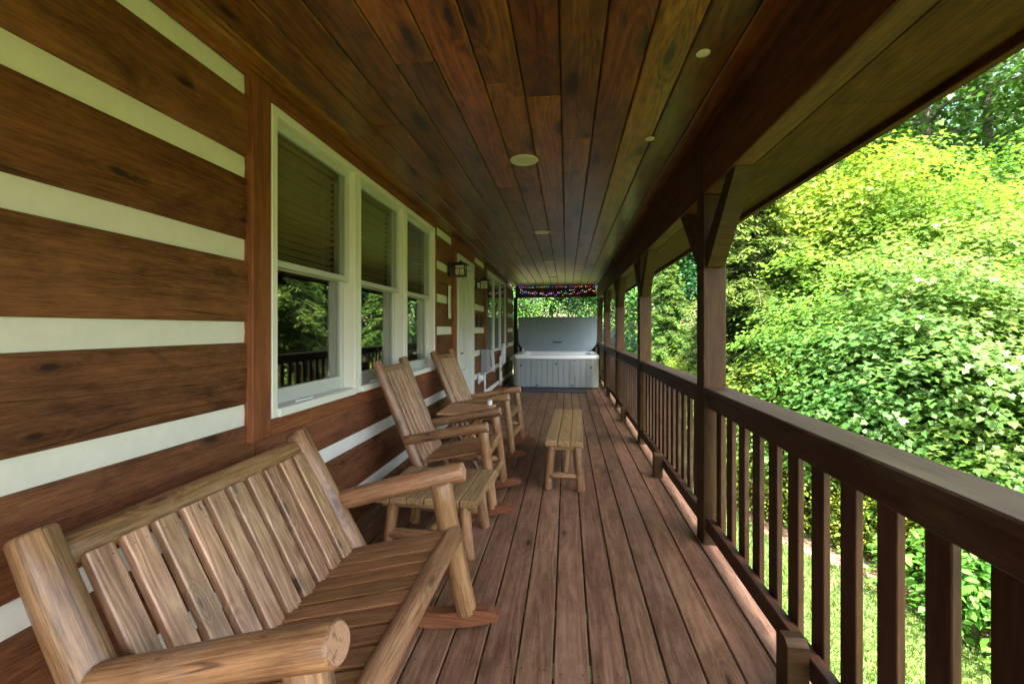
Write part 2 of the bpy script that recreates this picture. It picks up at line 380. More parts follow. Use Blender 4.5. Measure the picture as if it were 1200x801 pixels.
# ------------------------------------------------------------------ mesh helpers
class MB:
    def __init__(self):
        self.v, self.f, self.g, self.sm, self.mi = [], [], [], [], []

    def add(self, vs, fs, gs=None, smooth=False, mi=0):
        o = len(self.v)
        self.v += [tuple(p) for p in vs]
        self.g += [tuple(p) for p in (gs if gs is not None else vs)]
        self.f += [tuple(i + o for i in f) for f in fs]
        self.sm += [smooth] * len(fs)
        self.mi += [mi] * len(fs)
        return self

    def cbox(self, c, u, v, w, hu, hv, hw, ch=0.003):
        """chamfered box; u is the grain direction"""
        c, u, v, w = Vector(c), Vector(u), Vector(v), Vector(w)
        h = (hu, hv, hw)
        ch = min(ch, min(h) * 0.6)
        idx, loc = {}, []
        for sx in (-1, 1):
            for sy in (-1, 1):
                for sz in (-1, 1):
                    s = (sx, sy, sz)
                    for ax in range(3):
                        idx[(s, ax)] = len(loc)
                        loc.append(tuple(s[k] * (h[k] if k == ax else h[k] - ch) for k in range(3)))
        fs = []
        ss = [(a, b, d) for a in (-1, 1) for b in (-1, 1) for d in (-1, 1)]
        for ax in range(3):
            o = [k for k in range(3) if k != ax]
            for sg in (-1, 1):
                q = []
                for a, b in ((-1, -1), (1, -1), (1, 1), (-1, 1)):
                    s = [0, 0, 0]
                    s[ax], s[o[0]], s[o[1]] = sg, a, b
                    q.append(idx[(tuple(s), ax)])
                fs.append(q)
            for a in (-1, 1):
                for b in (-1, 1):
                    s0, s1 = [0] * 3, [0] * 3
                    s0[ax], s1[ax] = -1, 1
                    s0[o[0]] = s1[o[0]] = a
                    s0[o[1]] = s1[o[1]] = b
                    s0, s1 = tuple(s0), tuple(s1)
                    fs.append([idx[(s0, o[0])], idx[(s1, o[0])], idx[(s1, o[1])], idx[(s0, o[1])]])
        for s in ss:
            fs.append([idx[(s, 0)], idx[(s, 1)], idx[(s, 2)]])
        P = [Vector(p) for p in loc]
        out = []
        for f in fs:
            n = (P[f[1]] - P[f[0]]).cross(P[f[2]] - P[f[0]])
            m = sum((P[i] for i in f), Vector()) / len(f)
            out.append(f if n.dot(m) > 0 else f[::-1])
        flip = u.cross(v).dot(w) < 0
        if flip:
            out = [f[::-1] for f in out]
        self.add([c + u * p.x + v * p.y + w * p.z for p in P], out, loc)
        return self

    def box(self, x0, x1, y0, y1, z0, z1, grain='y', ch=0.003):
        c = ((x0 + x1) / 2, (y0 + y1) / 2, (z0 + z1) / 2)
        h = (abs(x1 - x0) / 2, abs(y1 - y0) / 2, abs(z1 - z0) / 2)
        ax = {'x': 0, 'y': 1, 'z': 2}[grain]
        rest = sorted([k for k in range(3) if k != ax], key=lambda k: -h[k])
        e = [Vector((1, 0, 0)), Vector((0, 1, 0)), Vector((0, 0, 1))]
        return self.cbox(c, e[ax], e[rest[0]], e[rest[1]], h[ax], h[rest[0]], h[rest[1]], ch)

    def tube(self, pts, rad, n=16, rough=0.0, dome=0.15, seed=0, flat=None, caps=True):
        """log along pts with radii; rough = relative surface unevenness; dome = rounded end length"""
        rs = random.Random(seed)
        pts = [Vector(p) for p in pts]
        if not isinstance(rad, (list, tuple)):
            rad = [rad] * len(pts)
        # resample with extra rings at the ends for rounded tips
        if caps and dome > 0:
            d0 = (pts[1] - pts[0]).normalized()
            d1 = (pts[-1] - pts[-2]).normalized()
            L = dome
            P = [pts[0], pts[0] + d0 * rad[0] * L * .35, pts[0] + d0 * rad[0] * L] + pts[1:-1] + [pts[-1] - d1 * rad[-1] * L, pts[-1] - d1 * rad[-1] * L * .35, pts[-1]]
            Q = [rad[0] * (1 - L * .75), rad[0] * (1 - L * .3), rad[0]] + list(rad[1:-1]) + [rad[-1], rad[-1] * (1 - L * .3), rad[-1] * (1 - L * .75)]
        else:
            P, Q = pts, list(rad)
        axis = (P[-1] - P[0]).normalized()
        ref = Vector((0, 0, 1)) if abs(axis.z) < 0.9 else Vector((1, 0, 0))
        ph = [rs.random() * 6.28 for _ in range(6)]
        vs, gs = [], []
        s = 0.0
        for i, p in enumerate(P):
            d = (P[min(i + 1, len(P) - 1)] - P[max(i - 1, 0)])
            d = d.normalized() if d.length > 1e-9 else axis
            a = d.cross(ref).normalized()
            b = d.cross(a).normalized()
            if i:
                s += (P[i] - P[i - 1]).length
            for k in range(n):
                th = 6.28318 * k / n
                r = Q[i] * (1 + rough * (math.sin(2 * th + ph[0] + s * 3) * .5 + math.sin(3 * th + ph[1] - s * 5) * .35 + math.sin(s * 14 + ph[2] + th) * .3))
                vs.append(p + a * (r * math.cos(th)) + b * (r * math.sin(th)))
                rr = Q[i]
                gs.append((s, rr * 2.2 * math.cos(th), rr * 2.2 * math.sin(th)))
        fs = []
        m = len(P)
        for i in range(m - 1):
            for k in range(n):
                k2 = (k + 1) % n
                fs.append((i * n + k, (i + 1) * n + k, (i + 1) * n + k2, i * n + k2))
        self.add(vs, fs, gs, True)
        if caps:
            for i, rev in ((0, False), (m - 1, True)):
                ring = vs[i * n:(i + 1) * n]
                q = list(range(n))
                self.add(ring, [q if not rev else q[::-1]], [(0, g[1] / 2.2, g[2] / 2.2) for g in gs[i * n:(i + 1) * n]], False, 1)
        return self

    def prism(self, pts2, plane, t0, t1, smooth=False):
        """closed outline pts2 in plane 'xz','xy','yz', extruded along the third axis from t0 to t1"""
        def P(p, t):
            return {'xz': (p[0], t, p[1]), 'xy': (p[0], p[1], t), 'yz': (t, p[0], p[1])}[plane]
        n = len(pts2)
        area = sum(pts2[i][0] * pts2[(i + 1) % n][1] - pts2[(i + 1) % n][0] * pts2[i][1] for i in range(n))
        if area < 0:
            pts2 = pts2[::-1]
        vs = [P(p, t0) for p in pts2] + [P(p, t1) for p in pts2]
        fs = [tuple(range(n))[::-1], tuple(range(n, 2 * n))] + [(i, (i + 1) % n, n + (i + 1) % n, n + i) for i in range(n)]
        if (plane == 'xz') ^ (t1 < t0):
            fs = [f[::-1] for f in fs]
        self.add(vs, fs, None, smooth)
        return self

    def lathe(self, prof, c=(0, 0, 0), n=20):
        c = Vector(c)
        vs = [c + Vector((r * math.cos(6.28318 * k / n), r * math.sin(6.28318 * k / n), z)) for r, z in prof for k in range(n)]
        m = len(prof)
        fs = [(i * n + k, i * n + (k + 1) % n, (i + 1) * n + (k + 1) % n, (i + 1) * n + k) for i in range(m - 1) for k in range(n)]
        fs += [tuple(range(n))[::-1], tuple(range((m - 1) * n, m * n))]
        self.add(vs, fs, None, True)
        return self

    def mesh(self, name, mat):
        me = bpy.data.meshes.new(name)
        me.from_pydata(self.v, [], self.f)
        a = me.attributes.new('g', 'FLOAT_VECTOR', 'POINT')
        a.data.foreach_set('vector', np.array(self.g, dtype=np.float32).ravel())
        me.polygons.foreach_set('use_smooth', np.array(self.sm, dtype=bool))
        if any(self.sm):
            me.set_sharp_from_angle(angle=R(38))
        me.materials.append(M[mat])
        if mat == 'pine':
            me.materials.append(M['endgrain'])
            me.polygons.foreach_set('material_index', np.array(self.mi, dtype=np.int32))
        me.update()
        return me

    def build(self, name, mat, parent=None, loc=(0, 0, 0)):
        return link(name, self.mesh(name, mat), parent, loc)


def link(name, data, parent=None, loc=(0, 0, 0)):
    o = bpy.data.objects.new(name, data)
    COL.objects.link(o)
    o.location = loc
    if parent is not None:
        o.parent = parent
    return o


def thing(name, label, cat, loc=(0, 0, 0), rotz=0.0, group=None, kind=None):
    o = link(name, None, None, loc)
    o.empty_display_size = 0.1
    o.rotation_euler = (0, 0, rotz)
    return tag(o, label, cat, group, kind)


def tag(o, label=None, cat=None, group=None, kind=None):
    if label:
        o['label'] = label
    if cat:
        o['category'] = cat
    if group:
        o['group'] = group
    if kind:
        o['kind'] = kind
    return o


def copy_tree(o, parent=None):
    c = o.copy()
    COL.objects.link(c)
    c.parent = parent
    for ch in list(o.children):
        copy_tree(ch, c)
    return c


_cache = {}


def plank(name, parent, x0, x1, y0, y1, z0, z1, mat, grain='y', ch=0.003):
    """an axis-aligned board whose mesh is shared between boards of one size"""
    d = (round(x1 - x0, 4), round(y1 - y0, 4), round(z1 - z0, 4))
    k = (d, mat, grain, ch)
    if k not in _cache:
        _cache[k] = MB().box(-d[0] / 2, d[0] / 2, -d[1] / 2, d[1] / 2, -d[2] / 2, d[2] / 2, grain, ch).mesh(name, mat)
    c = Vector(((x0 + x1) / 2, (y0 + y1) / 2, (z0 + z1) / 2))
    return link(name, _cache[k], parent, c)


def bar(name, parent, a, b, wv, hw, hv, mat, ch=0.003):
    """board from a to b; wv = direction of its width"""
    a, b = Vector(a), Vector(b)
    u = (b - a).normalized()
    wv = Vector(wv)
    v = (wv - u * wv.dot(u)).normalized()
    n = u.cross(v)
    c = (a + b) / 2
    m = MB().cbox((0, 0, 0), u, v, n, (b - a).length / 2, hw, hv, ch)
    return m.build(name, mat, parent, c)


def lerp(a, b, t):
    return a + (b - a) * t


def logpts(a, b, n=6, bow=0.0, seed=0):
    rs = random.Random(seed)
    a, b = Vector(a), Vector(b)
    off = Vector((rs.uniform(-1, 1), rs.uniform(-1, 1), rs.uniform(-1, 1))) * bow
    return [a.lerp(b, i / n) + off * math.sin(math.pi * i / n) for i in range(n + 1)]


def logpart(name, parent, a, b, r0, r1, mat='pine', seed=0, n=16, rough=0.065, dome=0.2, bow=0.008):
    p = logpts(a, b, 7, bow, seed)
    rad = [lerp(r0, r1, i / 7) for i in range(8)]
    return MB().tube(p, rad, n, rough, dome, seed).build(name, mat, parent)


# ------------------------------------------------------------------ the place, measured from the photograph
WX = -1.5           # outer face of the log wall
PX0, PX1 = 0.85, 0.99   # porch posts
ZC = 2.575          # ceiling
Y0, Y1 = -2.4, 13.0     # the porch from behind the camera to its far end
GZ = -1.5
POSTS = [0.47, 2.98, 5.50, 8.02, 10.54, 12.86]


def hgt(x, y):
    x, y = np.asarray(x, float), np.asarray(y, float)
    def ramp(a, k):
        return np.where(a > 0, k * (np.sqrt(a * a + 9) - 3), 0)
    h = GZ + ramp(x - 5.5, 0.30) + ramp(y - 16, 0.22) * (1 / (1 + np.exp(-(x + 12) * .3)))
    h = GZ + (h - GZ) / (1 + (h - GZ) / 16)
    h += 0.10 * np.sin(x * .7 + 1) * np.sin(y * .5) * np.clip((x - 2.5) / 4, 0, 1)
    return h


# ground: one sheet to the horizon
def sheet(name, xs, ys, mat, dz=0.0, mask=None):
    X, Y = np.meshgrid(xs, ys, indexing='ij')
    Z = hgt(X, Y) + dz
    v = np.stack([X, Y, Z], -1).reshape(-1, 3)
    nx, ny = len(xs), len(ys)
    f = []
    for i in range(nx - 1):
        for j in range(ny - 1):
            if mask is None or mask((xs[i] + xs[i + 1]) / 2, (ys[j] + ys[j + 1]) / 2):
                a = i * ny + j
                f.append((a, a + ny, a + ny + 1, a + 1))
    me = bpy.data.meshes.new(name)
    me.from_pydata(v.tolist(), [], f)
    me.materials.append(M[mat])
    me.polygons.foreach_set('use_smooth', np.ones(len(f), bool))
    return link(name, me)


def graded(lo, hi, a, b, step, far):
    out = list(np.arange(a, b + 1e-6, step))
    x, s = a, step
    while x > lo:
        s *= far
        x -= s
        out.insert(0, max(x, lo))
    x, s = b, step
    while x < hi:
        s *= far
        x += s
        out.append(min(x, hi))
    return np.array(out)


g = sheet('ground', graded(-220, 260, -8, 26, 0.8, 1.35), graded(-200, 300, -6, 34, 0.8, 1.35), 'ground')
tag(g, kind='structure')


def lawn_edge(y):      # where the lawn ends towards the shrubs
    return np.interp(y, [-12, 0, 3.4, 4.75, 5.5, 6.0, 6.6, 8, 10, 14, 18, 22], [6.5, 4.2, 3.75, 3.75, 3.6, 3.1, 2.75, 2.6, 2.5, 2.8, 3.0, 2.0])


lx = np.arange(-8.0, 7.0, 0.1)
ly = np.arange(-12, 22, 0.2)  # unseen stretch past the porch end added to bounce sunlit green onto the ceiling
lw = sheet('lawn', lx, ly, 'lawn', 0.012, lambda x, y: x < lawn_edge(y))
tag(lw, kind='structure')
mu = sheet('mulch_bed', lx, ly, 'mulch', 0.006, lambda x, y: lawn_edge(y) - 0.1 < x < lawn_edge(y) + 0.45 and y > 2)
tag(mu, kind='structure')

# ---- deck
deck = thing('porch_deck', 'brown stained plank deck of the long covered porch', None, (0, 0, 0), kind='structure')
pitch = 0.148
k0 = -10
nails = MB()
rs = random.Random(3)
xs_ = []
for k in range(-10, 8):
    x0 = -0.054 + pitch * k + 0.004
    x1 = -0.054 + pitch * (k + 1) - 0.004
    if x0 < WX + 0.005:
        x0 = WX + 0.005
    x1 = min(x1, .935)
    if x1 - x0 < 0.03:
        continue
    xs_.append((x0, x1))
    cuts = [Y0]
    y = Y0 + rs.choice([1.6, 2.8, 4.0, 5.2])
    while y < Y1 - 0.8:
        cuts.append(y)
        y += rs.choice([3.6, 4.8, 4.8])
    cuts.append(Y1)
    for a, b in zip(cuts[:-1], cuts[1:]):
        plank('board', deck, x0, x1, a + 0.0015, b - 0.0015, -0.036 + rs.uniform(-.0012, 0), 0.0 + rs.uniform(-.0012, 0), 'deck', 'y', 0.004)
    yy = Y0 + 0.2
    while yy < 9.0:
        if yy > 0.9:
            for xx in (x0 + 0.025, x1 - 0.025):
                a = rs.uniform(-.006, .006)
                cx, cy = xx + a, yy + rs.uniform(-.008, .008)
                nails.add([(cx + .0042 * math.cos(1.0472 * i), cy + .0042 * math.sin(1.0472 * i), .0012) for i in range(6)], [(0, 1, 2, 3, 4, 5)])
        yy += 0.4
nl = nails.build('nails', 'nail', deck)
nl['kind'] = 'stuff'
yy = Y0 + 0.2
while yy < Y1:
    plank('joist', deck, WX + 0.02, .90, yy - 0.02, yy + 0.02, -0.24, -0.040, 'rail', 'x', 0.002)
    yy += 0.4
plank('rim_board', deck, .902, .938, Y0, Y1, -0.26, -0.040, 'post', 'y')

# ---- log wall, foundation, room behind
wall = thing('log_wall', 'hewn log cabin wall with white chinking between red brown timbers', 'wall', (0, 0, 0))
TOPS = [2.555, 2.165, 1.775, 1.385, 0.995, 0.605, 0.215]
CH = 0.097
logs = [(-0.28, TOPS[-1] - CH)] + [(TOPS[i + 1], TOPS[i] - CH) for i in range(5, -1, -1)] + [(TOPS[0], 2.66)]
WIN = (1.99, 5.07)
DOOR = (5.88, 7.22)
FWIN = (8.28, 11.34)
WZ0, WZ1 = 0.81, 2.545
YE = 12.80


def spans(z0, z1):
    """wall pieces left and right of the openings at a height"""
    cut = [DOOR]
    if z1 > WZ0 + 0.02:
        cut += [WIN, FWIN]
    cut = sorted((c0 + .05, c1 - .05) for c0, c1 in cut)
    out, a = [], Y0
    for c0, c1 in cut:
        out.append((a, c0))
        a = c1
    out.append((a, YE))
    return out


def hewn(a, b, z0, z1, off):
    """a hewn timber: slightly bowed face with adze waves, eased edges"""
    m = MB()
    n = max(2, int((b - a) / .16))
    prof = [(-.15, 0), (-.016, 0), (-.005, .010), (-.001, .05), (0, .25), (.002, .5), (0, .75), (-.001, .95), (-.005, .990), (-.016, 1), (-.15, 1)]
    ph = [rs.uniform(0, 6.28) for _ in range(4)]
    vs, fs = [], []
    P = len(prof)
    for i in range(n + 1):
        y = lerp(a, b, i / n)
        for j, (dx, t) in enumerate(prof):
            wob = .0022 * math.sin(y * 9 + ph[0] + t * 4) + .0018 * math.sin(y * 23 + ph[1] - t * 7) + rs.uniform(-.0012, .0012)
            ed = .0012 * math.sin(y * 3.1 + ph[2]) * (1 if t > .9 else (-1 if t < .1 else 0))
            vs.append((WX + off + dx + (wob if .01 < t < .99 else 0), y, lerp(z0, z1, t) + (ed if 1 <= j <= P - 2 else 0)))
    for i in range(n):
        for j in range(P - 1):
            q = i * P + j
            fs.append((q, q + P, q + P + 1, q + 1))
    fs.append(tuple(range(P)))
    fs.append(tuple(range(n * P, (n + 1) * P))[::-1])
    m.add(vs, fs, [(v[1], v[2], v[0]) for v in vs], True)
    return m.build('log', 'log', wall)


rs = random.Random(5)
for z0, z1 in logs:
    for (a, b) in spans(z0, z1):
        zz1 = z1
        off = rs.uniform(-.006, .004)
        hewn(a + .002, b - .002, z0 + .001, zz1 - .001, off)
    if z0 < WZ0 < z1:          # the course under the sills is notched: full height already split by spans
        for (a, b) in (WIN, FWIN):
            hewn(a + .053, b - .053, z0 + .001, WZ0 + .03, rs.uniform(-.006, .002))
for zt in TOPS:
    for (a, b) in spans(zt - CH, zt):
        m = MB()
        n = max(2, int((b - a) / 0.25))
        # slightly concave mortar band with a wavy face
        vs, fs = [], []
        for i in range(n + 1):
            y = lerp(a, b, i / n)
            for j, (dz, dx) in enumerate(((0, -.021), (.25, -.017), (.5, -.015), (.75, -.017), (1, -.021))):
                vs.append((WX + dx + rs.uniform(-.002, .002), y, zt - CH - .012 + (CH + .024) * dz))
        for i in range(n):
            for j in range(4):
                q = i * 5 + j
                fs.append((q, q + 1, q + 6, q + 5)[::-1])
        m.add(vs, fs, None, True)
        m.build('chinking', 'chink', wall)
plank('foundation', wall, WX - 0.3, WX - 0.05, Y0, YE, GZ - .3, -0.28, 'stone', 'y')
# wall returns at the far end and the house body behind it
plank('end_wall', wall, -6.0, WX - 0.16, YE - 0.2, YE, GZ - .3, 2.66, 'log', 'x', 0.01)
room = thing('cabin_room', 'dim room seen through the porch windows', 'room', (0, 0, 0))
plank('back_wall', room, -5.3, -5.2, Y0, YE - .25, 0, 2.6, 'dark_in', 'y')
plank('side_wall', room, -5.2, WX - .17, Y0 - .1, Y0, 0, 2.6, 'dark_in', 'x')
plank('side_wall', room, -5.2, WX - .17, 7.4, 7.5, 0, 2.6, 'dark_in', 'x')
plank('room_floor', room, -5.2, WX - .16, Y0, YE - .25, -0.1, 0.0, 'room_floor', 'y')
plank('room_ceiling', room, -5.2, WX - .16, Y0, YE - .25, 2.6, 2.65, 'dark_in', 'y')


# ---- windows: parts of the wall
def dh_window(y0, y1, z0, z1):
    """double hung window in a white frame"""
    win = link('window', None, wall, (WX, (y0 + y1) / 2, z0))
    W2, H = (y1 - y0) / 2, z1 - z0
    fw = 0.045
    P = 0.03
    for s in (-1, 1):
        plank('frame_stile', win, -0.13, P, min(s * W2, s * (W2 - fw)), max(s * W2, s * (W2 - fw)), 0, H, 'white', 'z', .004)
        # outer lip of the frame
    plank('frame_head', win, -0.13, P, -W2 + fw, W2 - fw, H - fw, H, 'white', 'y', .004)
    plank('sill', win, -0.13, P + 0.012, -W2 + fw, W2 - fw, 0, fw, 'white', 'y', .004)
    iw = W2 - fw
    zm = 0.80
    # upper sash stands in front, lower sash behind
    for nm, xa, xb, za, zb, sw, bot in (('upper_sash', -0.045, -0.012, zm - .02, H - fw, 0.045, 0.038), ('lower_sash', -0.085, -0.05, fw, zm + 0.02, 0.055, 0.085)):
        m = MB()
        m.box(xa, xb, -iw + .001, -iw + sw, za, zb, 'z')
        m.box(xa, xb, iw - sw, iw - .001, za, zb, 'z')
        m.box(xa + .001, xb - .001, -iw + sw, iw - sw, zb - .045, zb - .001, 'y')
        m.box(xa + .001, xb - .001, -iw + sw, iw - sw, za + .001, za + bot, 'y')
        m.build(nm, 'sashw', win)
        plank('pane', win, xa + .012, xa + .018, -iw + sw - .004, iw - sw + .004, za + bot - .004, zb - .041, 'glass', 'y', .001)
    # track, latch tabs on the sill
    plank('track', win, -0.125, -0.10, -iw, iw, fw, fw + .02, 'sashw', 'y')
    for dy in (-.55, -.30):
        plank('vent_tab', win, P - .03, P - .018, iw * dy, iw * dy + .11 * (1 if dy < -.4 else .55), fw + .001, fw + .013, 'pvc', 'y', .002)
    return win


def blind(y0, y1, ztop, zbot, label):
    t = thing('venetian_blind', label, 'blind', (WX - 0.132, (y0 + y1) / 2, ztop))
    W2 = (y1 - y0) / 2
    plank('head_rail', t, -0.03, 0.03, -W2, W2, -0.045, 0, 'blind', 'y')
    z = -0.075
    tilt = R(30)
    key = MB().cbox((0, 0, 0), (0, 1, 0), (math.cos(tilt), 0, math.sin(tilt)), (-math.sin(tilt), 0, math.cos(tilt)), W2, .025, .0015, .0008).mesh('slat', 'blind')
    while z > zbot - ztop:
        link('slat', key, t, (0, 0, z))
        z -= 0.043
    plank('bottom_rail', t, -.025, .025, -W2, W2, z - .005, z + .015, 'blind', 'y')
    for dy in (-.6, .6):
        plank('ladder_cord', t, .026, .028, W2 * dy, W2 * dy + .004, z, -.04, 'pvc', 'z', .0005)
    return t


ww = 0.945
y = 2.13
bl = ['wooden blind lowered halfway behind window beside the wide log wall end', 'wooden blind lowered halfway behind the middle window of the porch trio', 'wooden blind lowered halfway behind window next to the entry door']
for i in range(3):
    dh_window(y, y + ww, 0.90, 2.49)
    blind(y + .06, y + ww - .06, 2.44, 1.72, bl[i])
    y += ww + 0.012
# trim boards round the trio
plank('trim_board', wall, WX - .02, WX + .026, WIN[0], 2.126, WZ0, ZC - .005, 'trim', 'z', .004)
plank('trim_board', wall, WX - .02, WX + .026, 5.003, WIN[1], WZ0, ZC - .005, 'trim', 'z', .004)
plank('trim_board', wall, WX - .02, WX + .022, 2.128, 5.001, WZ0, 0.898, 'trim', 'y', .004)
plank('trim_board', wall, WX - .02, WX + .022, 2.128, 5.001, 2.492, ZC - .005, 'trim', 'y', .004)


# far trio: fixed casements in one white frame
def casement(y0, y1, z0, z1):
    win = link('window', None, wall, (WX, (y0 + y1) / 2, z0))
    W2, H = (y1 - y0) / 2, z1 - z0
    for s in (-1, 1):
        plank('frame_stile', win, -0.05, .006, min(s * W2, s * (W2 - .05)), max(s * W2, s * (W2 - .05)), 0, H, 'white', 'z', .004)
    plank('frame_head', win, -0.05, .006, -W2 + .05, W2 - .05, H - .06, H, 'white', 'y', .004)
    plank('sill', win, -0.05, .03, -W2 + .05, W2 - .05, 0, .05, 'white', 'y', .004)
    plank('pane', win, -.022, -.016, -W2 + .045, W2 - .045, .045, H - .055, 'glass', 'y', .001)


y = 8.42
for i in range(3):
    casement(y, y + .92, 0.90, 2.49)
    y += .932
plank('trim_board', wall, WX - .02, WX + .026, FWIN[0], 8.416, WZ0, ZC - .005, 'trim', 'z', .004)
plank('trim_board', wall, WX - .02, WX + .026, 11.21, FWIN[1], WZ0, ZC - .005, 'trim', 'z', .004)
plank('trim_board', wall, WX - .02, WX + .022, 8.418, 11.208, WZ0, .898, 'trim', 'y', .004)
plank('trim_board', wall, WX - .02, WX + .022, 8.418, 11.208, 2.492, ZC - .005, 'trim', 'y', .004)

# ---- entry door
door = link('door', None, wall, (WX, 6.55, 0))
for a, b in ((-.67, -.53), (.55, .67)):
    plank('side_trim', door, -.02, .026, a, b if a > 0 else b, 0.005, 2.38, 'trim', 'z', .004)
plank('head_trim', door, -.02, .03, -.67, .67, 2.383, ZC - .005, 'trim', 'y', .004)
for a, b in ((-.528, -.40), (.42, .548)):
    plank('casing', door, -.12, .05, a, b, 0.005, 2.25, 'doorw', 'z', .006)
plank('casing', door, -.12, .05, -.528, .548, 2.253, 2.38, 'doorw', 'y', .006)
m = MB()
m.box(-.06, -.02, -.398, -.28, .02, 2.245, 'z')
m.box(-.06, -.02, .30, .418, .02, 2.245, 'z')
m.box(-.059, -.021, -.28, .30, 2.10, 2.244, 'y')
m.box(-.059, -.021, -.28, .30, .02, .75, 'y')
m.box(-.055, -.024, -.28, .30, 1.36, 1.42, 'y')
m.build('door_leaf', 'doorw', door)
for a, b in ((-.278, .005), (.015, .298)):
    plank('door_panel', door, -.052, -.036, a, b, .752, 1.358, 'doorw', 'z', .010)
    plank('door_panel', door, -.052, -.036, a, b, 1.422, 2.098, 'doorw', 'z', .010)
MB().tube(logpts((-.02, -.34, 1.02), (.055, -.34, 1.02), 3), .011, 10, 0, .2).tube(logpts((.05, -.345, 1.02), (.05, -.25, 1.02), 3), .009, 10, 0, .2).build('handle', 'iron', door)
plank('threshold', door, -.12, .04, -.40, .42, .001, .02, 'trim', 'y')
# cove strip where the wall meets the ceiling
plank('cove_strip', wall, WX + .001, WX + .022, Y0, 1.988, ZC - .03, ZC - .002, 'trim', 'y')

# ---- ceiling
ceil = thing('porch_ceiling', 'dark red brown plank porch ceiling with knots', None, kind='structure')
cp = 0.19
rs = random.Random(9)
x = -0.03 - cp * 8
while x < PX0:
    a, b = max(x + .0028, WX - .02), min(x + cp - .0028, PX0 + .03)
    if b - a > .02:
        cuts = [Y0]
        y = Y0 + rs.uniform(1.5, 5.2)
        while y < Y1 - 1:
            cuts.append(round(y, 2))
            y += rs.choice([3.6, 4.8, 4.8])
        cuts.append(Y1)
        for c0, c1 in zip(cuts[:-1], cuts[1:]):
            plank('ceiling_plank', ceil, a, b, c0 + .0006, c1 - .0006, ZC + rs.uniform(-.001, .001), ZC + .02, 'ceil', 'y', .007)
    x += cp
plank('backing', ceil, WX - .02, PX1, Y0, Y1, ZC + .024, ZC + .04, 'beam', 'y')

# ---- roof
roof = thing('porch_roof', 'shingled lean-to roof above the covered porch', 'roof', (0, 0, 0))
MB().prism([(1.42, 2.375), (1.42, 2.435), (-6.2, 8.0), (-6.2, 7.93)], 'xz', Y0 - .3, Y1 + .35).build('roof_deck', 'shingle', roof)
soffit = thing('eave_soffit', 'rough sawn brown soffit board under the open eave', 'soffit')
ya = Y0
for yb in (1.9, 6.7, 11.5, Y1 + .3):
    plank('board', soffit, 1.005, 1.322, ya + .001, yb - .001, 2.222, 2.245, 'soffit', 'y', .002)
    ya = yb
plank('ledger_strip', soffit, .968, .997, Y0, Y1 + .3, 2.206, 2.26, 'soffit', 'y', .003)
plank('fascia', soffit, 1.326, 1.362, Y0, Y1 + .3, 2.19, 2.36, 'soffit', 'y', .003)
plank('drip_edge', soffit, 1.364, 1.372, Y0, Y1 + .3, 2.23, 2.37, 'iron', 'y', .001)

# ---- porch beam along the posts
beam = thing('porch_beam', 'dark built-up timber beam carried on the porch posts', 'beam')
plank('lower_timber', beam, PX0 + .002, .962, Y0, Y1, 2.20, 2.378, 'beam', 'y', .006)
plank('upper_timber', beam, PX0 + .006, .958, Y0, Y1, 2.382, ZC - .003, 'beam', 'y', .006)
plank('nailer', beam, PX0 - .028, PX0 + .004, Y0, Y1, 2.53, ZC - .002, 'beam', 'y', .004)
hb = thing('end_header', 'dark timber header across the open porch end', 'beam')
plank('timber', hb, WX + .05, PX0 - .03, 12.87, 12.97, 2.255, ZC - .003, 'beam', 'x', .006)
plank('corner_post', hb, WX + .003, WX + .10, 12.82, 12.96, 0.0, 2.252, 'post', 'z', .006)


# ---- posts with braces
def post(y, label):
    t = thing('porch_post', label, 'post', ((PX0 + PX1) / 2, y + .07, 0), group='porch posts')
    plank('shaft', t, -.07, .07, -.07, .07, -.038, 2.198, 'post', 'z', .007)
    plank('upper_shaft', t, -.0735, -.0715, -.05, .05, 2.05, 2.50, 'post', 'z', .0008)
    plank('footing_post', t, -.07, .07, -.07, .07, GZ - .2, -.262, 'post', 'z', .007)
    for s in (-1, 1):
        # brace cut flat at the beam and upright at the post
        a = .0715
        pts = [(s * a, 1.76), (s * a, 1.96), (s * (a + .30), 2.197), (s * (a + .47), 2.197)]
        pts = [(s * a, 1.74), (s * a, 1.90), (s * (a + .36), 2.197), (s * (a + .50), 2.197), (s * (a + .03), 1.74)]
        MB().prism(pts, 'yz', -.05, .05).build('knee_brace', 'post', t)
    return t


pl = ['square porch post where the railing runs up beside the loveseat bay', 'square porch post between the loveseat bay and the log bench bay', 'square porch post standing past the log bench',
      'square porch post midway from bench to hot tub', 'square porch post at the front corner of the hot tub', 'square porch post at the open far corner behind the hot tub']
for y, l in zip(POSTS, pl):
    post(y, l)


# ---- railing bays
def railing(y0, y1, label):
    L = y1 - y0
    t = thing('porch_railing', label, 'railing', (0, (y0 + y1) / 2, 0), group='porch railing bays')
    h = L / 2 - .001
    plank('cap_rail', t, .848, 1.005, -h, h, .952, .990, 'rail', 'y', .006)
    plank('top_rail', t, .872, .912, -h, h, .862, .950, 'rail', 'y', .004)
    plank('bottom_rail', t, .868, .912, -h, h, .085, .170, 'rail', 'y', .004)
    n = int(round(L / .18))
    gap = L / n
    for i in range(n):
        yc = -L / 2 + gap * (i + .5)
        plank('picket', t, .914, .938, yc - .042, yc + .042, .10, .945, 'rail', 'z', .003)
    # block that carries the bottom rail at midspan
    MB().prism([(-.045, .002), (.045, .002), (.045, .205), (.02, .225), (-.02, .225), (-.045, .205)], 'yz', .792, .866).build('support_block', 'post', t)
    return t


rl = ['brown picket railing bay beside the loveseat', 'brown picket railing bay beside the log bench', 'brown picket railing bay beyond the log bench',
      'brown picket railing bay just before the hot tub', 'brown picket railing bay alongside the hot tub']
for i in range(5):
    railing(POSTS[i] + .14, POSTS[i + 1], rl[i])
